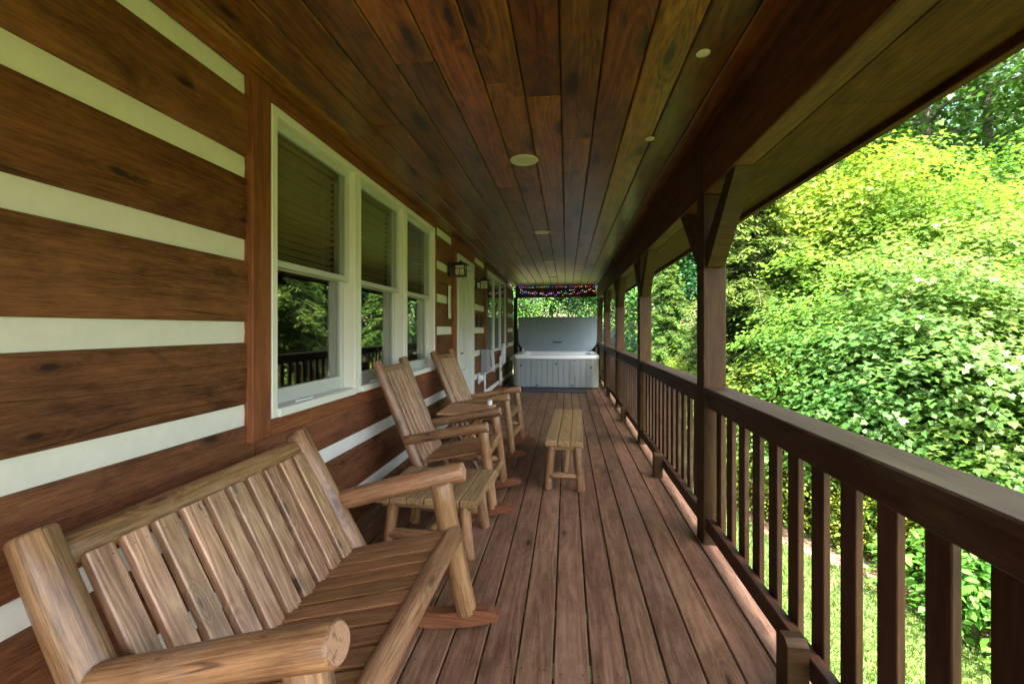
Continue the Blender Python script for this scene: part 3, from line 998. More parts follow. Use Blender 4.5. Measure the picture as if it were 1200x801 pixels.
# end railing across the porch behind the tub
t = thing('end_railing', 'dark picket railing across the porch end behind the hot tub', 'railing', (0, 12.92, 0))
plank('cap_rail', t, WX + .102, PX0 - .002, -.07, .07, .952, .99, 'rail', 'x', .006)
plank('top_rail', t, WX + .102, PX0 - .002, -.02, .02, .862, .95, 'rail', 'x', .004)
plank('bottom_rail', t, WX + .102, PX0 - .002, -.02, .02, .085, .17, 'rail', 'x', .004)
n = 12
for i in range(n):
    xc = lerp(WX + .1, PX0, (i + .5) / n)
    plank('picket', t, xc - .042, xc + .042, .022, .046, .1, .945, 'rail', 'z', .003)

# ---- recessed lights, small hooks in the ceiling
for i, (y, l) in enumerate(((3.27, 'round recessed ceiling light above the rocking chairs'), (5.72, 'round recessed ceiling light level with the entry door'), (8.2, 'round recessed ceiling light before the far windows'), (10.7, 'round recessed ceiling light above the hot tub'))):
    t = thing('recessed_light', l, 'ceiling light', (-.305, y, ZC), group='recessed porch lights')
    MB().lathe([(.102, -.002), (.104, -.006), (.098, -.011), (.082, -.010), (.080, -.004)], n=32).build('trim_ring', 'can', t)
    MB().lathe([(.081, -.003), (.078, -.0065), (.03, -.008), (.005, -.0085)], n=32).build('lens', 'canlens', t)
for i, (x, y) in enumerate(((.53, 3.0), (.60, 2.10))):
    t = thing('ceiling_cover', ('small round cover plate on ceiling plank by the first post' if i == 0 else 'small round cover plate on ceiling plank above the loveseat bay'), 'cover plate', (x, y, ZC))
    MB().lathe([(.030, -.002), (.030, -.006), (.025, -.009), (.004, -.010)], n=20).build('disc', 'can', t)


# ------------------------------------------------------------------ log furniture
def rocker(name, label, cat, W, rp_bot, rp_top, r_post, arm_b, arm_f, r_arm, leg_t, leg_b, r_leg, seat_b, seat_f, nslat, slw, nseat, seed, low_str=True, armout=.0):
    """log rocker facing +x; W = distance between the leg centres, points are (x, z)"""
    t = thing(name, label, cat)
    Wp = W / 2
    for s in (-1, 1):
        logpart('rear_post', t, (rp_bot[0], s * Wp, rp_bot[1]), (rp_top[0], s * (Wp - .005), rp_top[1]), r_post * 1.02, r_post * .95, seed=seed + s)
        logpart('armrest', t, (arm_b[0], s * (Wp + armout + .01), arm_b[1]), (arm_f[0], s * (Wp + armout + .025), arm_f[1]), r_arm * .93, r_arm, seed=seed + 4 + s, n=20)
        logpart('leg', t, (leg_t[0], s * (Wp + .0), leg_t[1]), (leg_b[0], s * (Wp + .015), leg_b[1]), r_leg * 1.03, r_leg * .95, seed=seed + 8 + s)
        # rocker runner
        xa, xb, xm, rad, th = rp_bot[0] - .30, leg_b[0] + .15, (rp_bot[0] + leg_b[0]) / 2, 1.15, .066
        pts = []
        N = 18
        for i in range(N + 1):
            x = lerp(xa, xb, i / N)
            z = rad - math.sqrt(rad * rad - (x - xm) ** 2) + .001
            pts.append((x, z))
        up = []
        for i, (x, z) in enumerate(pts):
            e = min(i, N - i)
            k = 1 - (1 - min(e, 2) / 2) ** 2 if e < 2 else 1
            up.append((x, z + th * (0.35 + .65 * k)))
        out = pts + up[::-1]
        yc = s * (Wp + .012)
        mm = MB().prism(out, 'xz', yc - .028, yc + .028)
        mm.g = [(p[0], p[2], p[1]) for p in mm.v]
        mm.build('runner', 'runner', t)
    # seat rails
    iw = Wp - r_post * .55
    logpart('front_seat_rail', t, (seat_f[0] + .005, -Wp + .01, seat_f[1] - .01), (seat_f[0] + .005, Wp - .01, seat_f[1] - .01), r_leg * .82, r_leg * .82, seed=seed + 20, bow=.002)
    logpart('rear_seat_rail', t, (seat_b[0] - .01, -Wp + .01, seat_b[1] - .05), (seat_b[0] - .01, Wp - .01, seat_b[1] - .05), r_leg * .7, r_leg * .7, seed=seed + 21, bow=.002)
    if low_str:
        zz = .23
        k = (zz - leg_b[1]) / (leg_t[1] - leg_b[1])
        xx = lerp(leg_b[0], leg_t[0], k)
        logpart('stretcher', t, (xx, -Wp + .01, zz), (xx, Wp - .01, zz), r_leg * .75, r_leg * .75, seed=seed + 22, bow=.003)
        for s in (-1, 1):
            logpart('side_stretcher', t, (xx - .02, s * Wp, zz + .03), (rp_bot[0] - .06, s * Wp, zz + .03), r_leg * .7, r_leg * .7, seed=seed + 24 + s, bow=.003)
    sp = 2 * iw / nseat
    a = Vector((seat_b[0], 0, seat_b[1]))
    b = Vector((seat_f[0] - r_leg * .35, 0, seat_f[1] + .008))
    for i in range(nseat):
        yc = -iw + sp * (i + .5)
        bar('seat_slat', t, a + Vector((-.03 + random.uniform(-.01, .01), yc, random.uniform(-.001, .001))), b + Vector((0, yc, 0)), (0, 1, 0), sp / 2 - .009, .009, 'seat', .003)
    # back: top rail, bottom rail, slats
    d = (Vector((rp_top[0], 0, rp_top[1])) - Vector((rp_bot[0], 0, rp_bot[1]))).normalized()
    nrm = Vector((d.z, 0, -d.x))        # facing the sitter
    top = Vector((rp_top[0], 0, rp_top[1])) - d * .075
    bot = Vector((seat_b[0], 0, seat_b[1])) + d * .01 + nrm * .0
    kb = (bot.z - rp_bot[1]) / (rp_top[1] - rp_bot[1])
    bot = Vector((lerp(rp_bot[0], rp_top[0], kb), 0, bot.z)) - d * .02
    jw = Wp - r_post * .8
    m = MB()
    rr = r_post * .78
    p = logpts(top + Vector((0, -jw, 0)), top + Vector((0, jw, 0)), 8, .003, seed)
    m.tube(p, [rr] * 9, 16, .03, .3, seed + 30)
    # flatten the log to a rail: squash along the back's normal
    for i, v in enumerate(m.v):
        q = Vector(v) - top
        k = q.dot(nrm)
        m.v[i] = tuple(Vector(v) - nrm * (k * .45))
    m.build('top_rail', 'pine', t)
    bar('bottom_rail', t, bot + Vector((0, -jw, 0)), bot + Vector((0, jw, 0)), d, .035, .016, 'seat', .006)
    sp = 2 * (jw - .012) / nslat
    for i in range(nslat):
        yc = -jw + .012 + sp * (i + .5)
        o = nrm * (.020 if r_post > .045 else .018)
        sl = bar('back_slat', t, bot - d * .028 + Vector((0, yc, 0)) + o, top + d * (-.024) + Vector((0, yc, 0)) + o, (0, 1, 0), slw / 2, .015, 'slat', .004)
        for zt in (0.022, -.022):
            for sy in (-.018, .018):
                L = (top - bot).length / 2
                pos = nrm * .0152 + d * ((L - .03) if zt > 0 else (-L - .0)) * 1.0 + Vector((0, sy * slw / .07, 0))
                MB().lathe([(.0028, -.001), (.0028, .0004)], n=6).build('screw', 'nail', sl, pos) if slw > .06 else None
    return t


love = rocker('log_loveseat', 'wide log rocking loveseat with slatted back against the cabin wall', 'loveseat',
              1.08, (.04 - .02, .085), (-.40, .865), .053, (-.19, .545), (.40, .70), .047, (.30, .655), (.42, .065), .050,
              (-.13, .335), (.365, .445), 10, .071, 11, 100, low_str=False, armout=.012)
love.location = (-.87, 1.475, 0)
rk = rocker('log_rocking_chair', 'log rocking chair behind the low plank side table', 'rocking chair',
            .56, (-.12, .085), (-.565, 1.11), .037, (-.33, .535), (.29, .655), .038, (.25, .615), (.32, .065), .036,
            (-.23, .355), (.27, .455), 6, .058, 7, 200, armout=.012)
rk.location = (-.85, 3.53, 0)
rk['group'] = 'log rocking chairs'
rk2 = copy_tree(rk)
rk2.location = (-.855, 5.02, 0)
rk2.rotation_euler = (0, 0, R(-5))
rk2['label'] = 'log rocking chair past the tan topped table, near the entry door'


def log_table(name, label, cat, loc, rotz, xw, yl, ztop, nplank, th, mat, leg_r, splay, seed, group=None, gap=.006):
    t = thing(name, label, cat, loc, rotz, group)
    pw = xw / nplank
    for i in range(nplank):
        a = -xw / 2 + pw * i
        plank('plank', t, a + gap / 2, a + pw - gap / 2, -yl / 2 + random.uniform(-.002, .002), yl / 2, ztop - th, ztop + random.uniform(-.0012, .0012), mat, 'y', .005)
    lx_, ly_ = xw / 2 - .10, yl / 2 - .10
    if xw < .4:
        lx_ = xw / 2 - .055
    for s in (-1, 1):
        plank('cleat', t, -xw / 2 + .03, xw / 2 - .03, s * ly_ - .03, s * ly_ + .03, ztop - th - .045, ztop - th - .001, mat, 'x', .005)
        for q in (-1, 1):
            logpart('leg', t, (q * (lx_ + splay), s * (ly_ + splay * .7), 0.0), (q * lx_, s * ly_, ztop - th - .012), leg_r * .95, leg_r, seed=seed + s * 3 + q, dome=.2)
        zz = min(.12, ztop * .33)
        e = lx_ + splay * .7
        logpart('stretcher', t, (-e, s * (ly_ + splay * .5), zz), (e, s * (ly_ + splay * .5), zz), leg_r * .82, leg_r * .82, seed=seed + 40 + s)
    logpart('long_stretcher', t, (0, -ly_ - splay * .45, zz + .002), (0, ly_ + splay * .45, zz + .002), leg_r * .75, leg_r * .75, seed=seed + 44)
    return t


log_table('side_table', 'low plank side table on log legs beside the loveseat', 'side table', (-.815, 2.86, 0), R(-2), .64, .60, .37, 6, .042, 'bench', .037, .035, 300)
log_table('log_bench', 'narrow three plank log bench standing alone on the deck', 'bench', (-.002, 4.53, 0), R(-1.6), .315, 1.52, .435, 3, .05, 'bench', .037, .035, 320)

# tan topped table between the two rockers
t = thing('tan_table', 'small table with smooth tan top between the rocking chairs', 'side table', (-.94, 4.27, 0))
plank('top', t, -.23, .23, -.27, .27, .575, .600, 'tan', 'y', .006)
for s in (-1, 1):
    for q in (-1, 1):
        logpart('leg', t, (q * .19, s * .21, 0), (-q * .15, s * .19, .572), .022, .022, seed=350 + 2 * s + q, dome=.2)
    logpart('stretcher', t, (-.17, s * .19, .55), (.17, s * .19, .55), .020, .020, seed=360 + s)
logpart('cross_bar', t, (0, -.24, .29), (0, .24, .29), .022, .022, seed=365)
t = thing('glass_jar', 'small white jar standing on the tan table top', 'jar', (-.76, 4.47, .6005))
MB().lathe([(.022, 0), (.026, .004), (.026, .040), (.020, .047)], n=16).build('body', 'jar', t)
MB().lathe([(.023, .0475), (.023, .058), (.019, .060)], n=16).build('lid', 'greybox', t)

# ------------------------------------------------------------------ hot tub
tub = thing('hot_tub', 'grey panelled hot tub with pale acrylic rim at the porch end', 'hot tub', (-.255, 11.42, 0))


def rsq(h, r, n=8):
    pts = []
    for cx, cy, a0 in ((h - r, h - r, 0), (-h + r, h - r, 90), (-h + r, -h + r, 180), (h - r, -h + r, 270)):
        for i in range(n + 1):
            a = R(a0 + 90 * i / n)
            pts.append((cx + r * math.cos(a), cy + r * math.sin(a)))
    return pts


def loft(rings, cap=True):
    m = MB()
    vs, fs = [], []
    for h, r, z in rings:
        vs += [(x, y, z) for x, y in rsq(h, r)]
    n = len(rsq(1, .1))
    for i in range(len(rings) - 1):
        for k in range(n):
            fs.append((i * n + k, i * n + (k + 1) % n, (i + 1) * n + (k + 1) % n, (i + 1) * n + k))
    if cap:
        fs.append(tuple(range((len(rings) - 1) * n, len(rings) * n)))
    m.add(vs, fs, None, True)
    return m


H0 = .985
loft([(H0, .17, .675), (H0 + .012, .18, .69), (H0 + .012, .18, .745), (H0 + .004, .175, .762), (H0 - .02, .16, .768), (H0 - .11, .2, .768), (H0 - .135, .2, .755), (H0 - .16, .2, .62), (H0 - .22, .2, .36), (.4, .2, .25)]).build('shell', 'shell', tub)
loft([(H0 - .165, .2, .655), (.3, .1, .656)]).build('water', 'water', tub)
loft([(H0 - .035, .14, .012), (H0 - .035, .14, .676)], False).build('liner', 'mat', tub)
loft([(H0 - .02, .15, .001), (H0 - .02, .15, .03)], True).build('base', 'mat', tub)
npan = 13
span = 2 * (H0 - .17)
pw = span / npan
for side in range(4):
    c, s = math.cos(side * math.pi / 2), math.sin(side * math.pi / 2)
    if side == 2:
        pass
    for i in range(npan):
        a = -span / 2 + pw * i
        # a panel board with a rounded groove edge
        key = ('tubpan', side % 2)
        if key not in _cache:
            d = (pw - .004) / 2
            if side % 2 == 0:
                _cache[key] = MB().box(-d, d, -.012, .012, -.318, .318, 'z', .007).mesh('panel', 'tub')
            else:
                _cache[key] = MB().box(-.012, .012, -d, d, -.318, .318, 'z', .007).mesh('panel', 'tub')
        mid = a + pw / 2
        x, y = (mid, -(H0 - .015)) if side == 0 else ((H0 - .015, mid) if side == 1 else ((mid, H0 - .015) if side == 2 else (-(H0 - .015), mid)))
        link('panel', _cache[key], tub, (x, y, .352))
for sx in (-1, 1):
    for sy in (-1, 1):
        outer, inner = [], []
        for i in range(9):
            a = R(90 * i / 8)
            outer.append((sx * (H0 - .17 + .17 * math.cos(a)), sy * (H0 - .17 + .17 * math.sin(a))))
            inner.append((sx * (H0 - .17 + .14 * math.cos(a)), sy * (H0 - .17 + .14 * math.sin(a))))
        MB().prism(outer + inner[::-1], 'xy', .034, .672).build('corner_panel', 'tubcorner', tub)
for xo in (-.41, .41):
    m = MB()
    m.box(xo - .045, xo - .030, -H0 - .012, -H0 + .004, .30, .60, 'z', .003)
    m.box(xo + .030, xo + .045, -H0 - .012, -H0 + .004, .30, .60, 'z', .003)
    m.box(xo - .030, xo + .030, -H0 - .011, -H0 + .003, .585, .60, 'x', .003)
    m.box(xo - .030, xo + .030, -H0 - .011, -H0 + .003, .30, .315, 'x', .003)
    m.build('speaker_grille_frame', 'tubcorner', tub)
    plank('grille', tub, xo - .029, xo + .029, -H0 - .006, -H0 + .002, .316, .584, 'greybox', 'z', .002)
for xo, z in ((-.79, .53), (.02, .57), (.80, .49)):
    MB().tube(logpts((xo, -H0 + .0, z), (xo, -H0 - .028, z), 2), .024, 12, 0, .3).build('light_knob', 'mat', tub)
for xo in (-.42, .37):
    plank('vent', tub, xo - .03, xo + .03, -H0 - .008, -H0 + .002, .07, .09, 'mat', 'x', .002)

cov = thing('hot_tub_cover', 'folded grey vinyl tub cover standing upright behind the hot tub', 'tub cover', (-.255, 12.52, .06))


def coverslab(ya, yb, W, z0, z1, r):
    pts = [(-W, z1), (-W, z0 + r)]
    for i in range(1, 8):
        a = R(180 + 90 * i / 8)
        pts.append((-W + r + r * math.cos(a), z0 + r + r * math.sin(a)))
    pts.append((W - r, z0))
    for i in range(1, 8):
        a = R(270 + 90 * i / 8)
        pts.append((W - r + r * math.cos(a), z0 + r + r * math.sin(a)))
    pts += [(W, z0 + r), (W, z1)]
    return MB().prism(pts, 'xz', ya, yb)


coverslab(-.10, -.012, 1.06, .69, 1.60, .34).build('front_half', 'cover', cov)
coverslab(.012, .10, 1.06, .69, 1.60, .34).build('rear_half', 'cover', cov)
plank('fold_hinge', cov, -1.075, 1.075, -.115, .115, 1.602, 1.635, 'cover', 'x', .012)
plank('skirt_flap', cov, -1.07, 1.07, -.112, -.104, 1.56, 1.60, 'cover', 'x', .003)
plank('seam', cov, -1.04, 1.04, -.1035, -.1005, 1.30, 1.308, 'cover', 'x', .001)
plank('handle_strap', cov, -.12, .12, -.112, -.1012, .93, .965, 'mat', 'x', .003)
for s in (-1, 1):
    MB().tube(logpts((s * 1.08, -.06, .002), (s * 1.09, -.02, 1.0), 6) + logpts((s * 1.09, -.02, 1.0), (s * 1.09, 0, 1.3), 3)[1:], .016, 10, 0, .1).build('lifter_arm', 'iron', cov)
    MB().prism([(s * 1.062, .85), (s * 1.068, .85), (s * 1.068, 1.1), (s * 1.062, 1.1)], 'xz', -.095, -.02).build('strap', 'mat', cov)
tag(plank('rubber_mat', None, -1.05, .43, 9.80, 10.40, .001, .012, 'mat', 'x', .003), 'dark blue grey rubber mat laid before the hot tub', 'mat')

# ------------------------------------------------------------------ things on the wall


def lantern(y, z, label, cap):
    t = thing('wall_lantern', label, 'lantern', (WX, y, z), group='porch wall lanterns')
    MB().box(.001, .022, -.045, .045, -.09, .09, 'z', .006).build('back_plate', 'iron', t)
    MB().tube([(.02, 0, .03), (.07, 0, .055), (.12, 0, .075), (.15, 0, .07)], .009, 8, 0, .1).build('arm', 'iron', t)
    b = MB()
    cx, hw = .155, .062
    for sx in (-1, 1):
        for sy in (-1, 1):
            b.box(cx + sx * hw - .005, cx + sx * hw + .005, sy * hw - .005, sy * hw + .005, -.085, .05, 'z', .001)
    for z0, z1 in ((-.090, -.080), (.046, .056), (.002, .010)):
        for s in (-1, 1):
            b.box(cx - hw, cx + hw, s * hw - .0045, s * hw + .0045, z0, z1, 'x', .001)
            b.box(cx + s * hw - .0042, cx + s * hw + .0042, -hw, hw, z0 + .0005, z1 - .0005, 'y', .001)
    for s in (-1, 1):
        b.box(cx - .004, cx + .004, s * hw - .004, s * hw + .004, -.08, .003, 'z', .001)
        b.box(cx + s * hw - .004, cx + s * hw + .004, -.004, .004, -.08, .003, 'z', .001)
    b.box(cx - hw, cx + hw, -hw, hw, -.097, -.091, 'x', .001)
    b.build('cage', 'iron', t)
    MB().box(cx - hw + .006, cx + hw - .006, -hw + .006, hw - .006, -.089, .045, 'z', .004).build('glass', 'lampglass', t)
    r = MB()
    o = .095
    vs = [(cx - o, -o, .057), (cx + o, -o, .057), (cx + o, o, .057), (cx - o, o, .057), (cx - o, -o, .062), (cx + o, -o, .062), (cx + o, o, .062), (cx - o, o, .062), (cx - .02, -.02, .095), (cx + .02, -.02, .095), (cx + .02, .02, .095), (cx - .02, .02, .095)]
    fs = [(3, 2, 1, 0), (0, 1, 5, 4), (1, 2, 6, 5), (2, 3, 7, 6), (3, 0, 4, 7), (4, 5, 9, 8), (5, 6, 10, 9), (6, 7, 11, 10), (7, 4, 8, 11), (8, 9, 10, 11)]
    r.add(vs, fs)
    r.build('roof_cap', 'iron', t)
    MB().lathe([(.012, .094), (.014, .104), (.006, .112), (.002, .118)], (cx, 0, 0), 10).build('finial', 'iron', t)


lantern(5.70, 2.12, 'black craftsman porch lantern on the window side of the door', 0)
lantern(7.42, 2.10, 'black craftsman porch lantern on the hot tub side of the door', 1)

t = thing('wall_thermometer', 'narrow white plaque on the log wall beside the door', 'plaque', (WX, 5.68, 1.70))
plank('board', t, .008, .022, -.055, .055, -.21, .21, 'sign', 'z', .004)
plank('tube', t, .0222, .027, -.006, .006, -.15, .16, 'greybox', 'z', .002)
for zz in (-.12, -.06, 0, .06, .12):
    plank('mark', t, .0222, .0235, .012, .035, zz, zz + .005, 'greybox', 'y', .0005)

# two iron ornaments on the log between the door and the far windows
for i, y in enumerate((7.50, 7.86)):
    t = thing('iron_ornament', ('small dark iron ornament on the log beside the door casing' if i == 0 else 'small dark iron ornament on the log beside the far windows'), 'ornament', (WX, y, 1.50))
    m = MB()
    s = 1 if i == 0 else -1
    arc = [(.014, s * .075 * math.cos(R(a)), .09 * math.sin(R(a))) for a in range(60, 301, 20)]
    m.tube(arc, .011, 8, 0, .2)
    m.build('hook', 'iron', t)
    MB().tube(logpts((.014, s * .04, -.11), (.014, s * .04, .12), 4), .010, 8, 0, .2).build('stem', 'iron', t)

# electrical disconnect with its lid open, conduit, outlet
t = thing('disconnect_box', 'grey electrical box with open white lid on the log wall', 'electrical box', (WX, 8.0, .80))
plank('box', t, .002, .13, -.15, .15, -.20, .20, 'greybox', 'z', .008)
a = R(-28)
MB().cbox((.135, .155, 0), (0, 0, 1), (.6, .8, 0), (.8, -.6, 0), .19, .0, .006, 0).build('hinge', 'greybox', t) if False else None
MB().cbox((.165, .20, -.02), Vector((0.0, .42, -1)).normalized(), (1, 0, 0), Vector((0, 1, .42)).normalized(), .22, .028, .006, .002).build('lid', 'pvc', t)
MB().tube(logpts((.05, 0, -.20), (.05, 0, -.798), 6), .021, 12, 0, .05).build('conduit', 'pvc', t)
t = thing('outlet_box', 'white bubble cover outlet low on the wall by the conduit', 'outlet', (WX, 7.66, .52))
plank('plate', t, .001, .03, -.07, .07, -.09, .09, 'pvc', 'z', .006)
MB().lathe([(.06, 0), (.058, .03), (.045, .055), (.015, .068)], n=18).build('bubble', 'pvc', t).matrix_basis = Matrix.Translation((.03, 0, 0)) @ Matrix.Rotation(R(90), 4, 'Y')
t = thing('hose_hanger', 'pale hose and white wand hung on the wall near the tub', 'hose', (WX, 9.75, .80))
plank('bracket', t, .001, .09, -.05, .05, -.02, .10, 'runner', 'z', .006)
MB().tube(logpts((.10, .28, -.20), (.10, .28, .24), 6), [.03, .05, .055, .055, .055, .05, .03], 14, 0, .3).build('wand', 'pvc', t)
for j, (rx, dz) in enumerate(((.10, .30), (.14, .36), (.07, .33))):
    loop = [(.06 + .012 * j, .05 + rx * math.sin(R(a)) * (.5 + .5 * abs(math.sin(R(a / 2)))), .06 - dz + dz * math.cos(R(a))) for a in range(0, 361, 15)]
    MB().tube(loop, .012, 8, 0, 0, caps=False).build('hose_loop', 'pvc', t)

# dry leaves on the deck
for i, (x, y, rz, l) in enumerate(((-.40, 1.60, 20, 'curled dry leaf lying on deck beside the loveseat'), (-.42, 4.03, 75, 'curled dry leaf lying on deck beside the log bench'))):
    m = MB()
    P = [(0, -.035, .006), (.012, -.015, .004), (.017, .005, .008), (.008, .025, .014), (0, .04, .012), (-.008, .025, .016), (-.016, .005, .012), (-.011, -.015, .006)]
    m.add([(p[0] * 1.2, p[1], p[2]) for p in P] + [(0, 0, .002)], [(8, k, (k + 1) % 8) for k in range(8)], None, True)
    o = m.build('fallen_leaf', 'dryleaf', None, (x, y, .0))
    o.rotation_euler = (0, 0, R(rz))
    tag(o, l, 'leaf')

# string lights along the end header
t = thing('string_lights', 'multicoloured string lights swagged along the end header', 'string lights', (0, 12.85, 0))
cols = ['red', 'blue', 'green', 'amber', 'white', 'violet']
bm_cache = {}
rs = random.Random(21)
strands = []
strands.append([(lerp(WX + .12, .80, i / 40), .0 + rs.uniform(-.01, .006), 2.555 + rs.uniform(-.012, .006)) for i in range(41)])
strands.append([(lerp(WX + .12, .80, i / 48), .0 + rs.uniform(-.01, .006), 2.47 - .12 * math.sin(math.pi * i / 48) + .03 * math.sin(i * 1.3) + rs.uniform(-.015, .015)) for i in range(49)])
strands.append([(lerp(WX + .2, .78, i / 36), -.004 + rs.uniform(-.008, .006), 2.40 - .05 * math.sin(math.pi * i / 18) + rs.uniform(-.03, .03)) for i in range(37)])
strands.append([(WX + .02 + .015 * math.sin(i), lerp(-1.2, 0, i / 8), 2.555 - .03 * math.sin(math.pi * i / 4) ** 2) for i in range(9)])
strands.append([(lerp(.80, PX0 - .035, i / 5), lerp(0, -.7, i / 5), 2.52 + .02 * math.sin(i)) for i in range(6)])
for si, st in enumerate(strands):
    MB().tube(st, .003, 5, 0, 0, caps=False).build('wire', 'wire', t)
    for p in st:
        if rs.random() < .25:
            continue
        cn = rs.choice(cols)
        if cn not in bm_cache:
            bm_cache[cn] = MB().lathe([(.003, .010), (.009, .005), (.012, -.005), (.009, -.015), (.002, -.021)], n=8).mesh('bulb', 'bulb_' + cn)
        o = link('bulb', bm_cache[cn], t, (p[0], p[1] - .012, p[2]))

# ------------------------------------------------------------------ vegetation
MAPLE = np.array([(0, 0), (.10, .16), (.42, .10), (.34, .30), (.52, .52), (.27, .55), (.20, .72), (0, 1.0), (-.20, .72), (-.27, .55), (-.52, .52), (-.34, .30), (-.42, .10), (-.10, .16)])
OVAL = np.array([(0, 0), (.26, .35), (.22, .70), (0, 1.0), (-.22, .70), (-.26, .35)])
DIAM = np.array([(0, 0), (.30, .45), (0, 1.0), (-.30, .45)])
BLADE = np.array([(-.5, 0), (.5, 0), (0, 1.0)])


def leafmesh(name, C, N, T, size, shape, mat, droop=.18, v=None):
    """one mesh of leaves: C centres, N normals, T pointing directions, all (n,3)"""
    n = len(C)
    N = N / np.linalg.norm(N, axis=1, keepdims=True)
    T = T - N * np.sum(T * N, axis=1, keepdims=True)
    T = T / (np.linalg.norm(T, axis=1, keepdims=True) + 1e-9)
    B = np.cross(T, N)
    k = len(shape)
    px, py = shape[:, 0], shape[:, 1]
    pz = -droop * py ** 2 + .25 * np.abs(px) * (droop > 0)
    V = C[:, None] + size[:, None, None] * (px[None, :, None] * B[:, None] + py[None, :, None] * T[:, None] + pz[None, :, None] * N[:, None])
    me = bpy.data.meshes.new(name)
    me.vertices.add(n * k)
    me.vertices.foreach_set('co', V.astype(np.float32).ravel())
    me.loops.add(n * k)
    me.loops.foreach_set('vertex_index', np.arange(n * k, dtype=np.int32))
    me.polygons.add(n)
    me.polygons.foreach_set('loop_start', (np.arange(n) * k).astype(np.int32))
    me.update(calc_edges=True)
    if v is None:
        v = rng.random(n)
    a = me.attributes.new('v', 'FLOAT', 'POINT')
    a.data.foreach_set('value', np.repeat(v, k).astype(np.float32))
    me.materials.append(M[mat])
    return me


def unit(n):
    v = rng.normal(size=(n, 3))
    return v / np.linalg.norm(v, axis=1, keepdims=True)


def broadleaf(name, H, base, rad, nclump, per, size, shape, mat, flat=.38, clump_r=.42, bark='bark', trunk_r=.09, multi=1, lean=0.0, light=None, holes=.0, nlimb=None, tmesh=None):
    """meshes for a broadleaved tree standing at the origin: trunk with limbs, and the crown"""
    cz = (H + base) / 2
    hz = (H - base) / 2
    # clump centres: mostly in the outer shell of an uneven ellipsoid
    u = unit(nclump)
    rr = rng.uniform(.35, 1.0, nclump) ** .45
    lump = 1 + .22 * np.sin(u[:, 0] * 4 + 1) * np.cos(u[:, 1] * 5) + .12 * rng.normal(size=nclump)
    P = np.stack([u[:, 0] * rad * rr * lump, u[:, 1] * rad * rr * lump, cz + u[:, 2] * hz * rr * np.clip(lump, .6, 1.25)], -1)
    P[:, 2] = np.maximum(P[:, 2], base * .7)
    # limbs
    tb = MB()
    bow = Vector((rng.uniform(-.15, .15), rng.uniform(-.15, .15), 0)) * H * .3
    def stem(h):
        f = h / H
        return Vector((bow.x * math.sin(f * 2.2), bow.y * math.sin(f * 2.0), h))
    tp = [stem(H * .92 * i / 8) for i in range(9)]
    tp[0].z = -.35
    tb.tube(tp, [lerp(trunk_r * 1.15, trunk_r * .18, (i / 8) ** .8) for i in range(9)], 10, .06, 0, 5)
    for j in range(multi - 1):
        a = rng.uniform(0, 6.28)
        q = [Vector((math.cos(a) * i * .10 * H / 4, math.sin(a) * i * .10 * H / 4, -.2 + (H * .8) * i / 6)) for i in range(7)]
        tb.tube(q, [lerp(trunk_r * .8, trunk_r * .15, i / 6) for i in range(7)], 8, .06, 0, j)
    nl_ = nlimb or max(8, nclump // 3)
    for j in range(nl_):
        c = Vector(P[j])
        h0 = max(.25 * H, min(H * .85, c.z - .25 * (Vector((c.x, c.y, 0)).length) - .1))
        s0 = stem(h0)
        mid = s0.lerp(c, .55) + Vector((0, 0, -.06 * (c - s0).length))
        tb.tube([s0, s0.lerp(mid, .5), mid, c], [trunk_r * .24, trunk_r * .17, trunk_r * .11, trunk_r * .04], 6, 0, 0)
    trunk = tb.mesh('trunk', bark)
    # leaves: flat sprays round each clump
    n = nclump * per
    ci = np.repeat(np.arange(nclump), per)
    q = rng.normal(size=(n, 3)) * np.array([clump_r, clump_r, clump_r * flat])
    q[:, 2] -= .25 * (q[:, 0] ** 2 + q[:, 1] ** 2) / clump_r
    C = P[ci] + q
    out = C - np.array([0, 0, cz])
    out /= np.linalg.norm(out, axis=1, keepdims=True) + 1e-9
    N = np.array([0, 0, 1.0]) * .9 + out * .35 + unit(n) * .55
    T = q * np.array([1, 1, .2]) / clump_r * .6 + unit(n) * .7 + np.array([0, 0, -.25])
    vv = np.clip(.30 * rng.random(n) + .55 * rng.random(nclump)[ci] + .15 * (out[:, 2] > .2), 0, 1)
    crown = leafmesh('crown', C, N, T, size * rng.uniform(.65, 1.2, n), shape, mat, v=vv)
    return trunk, crown


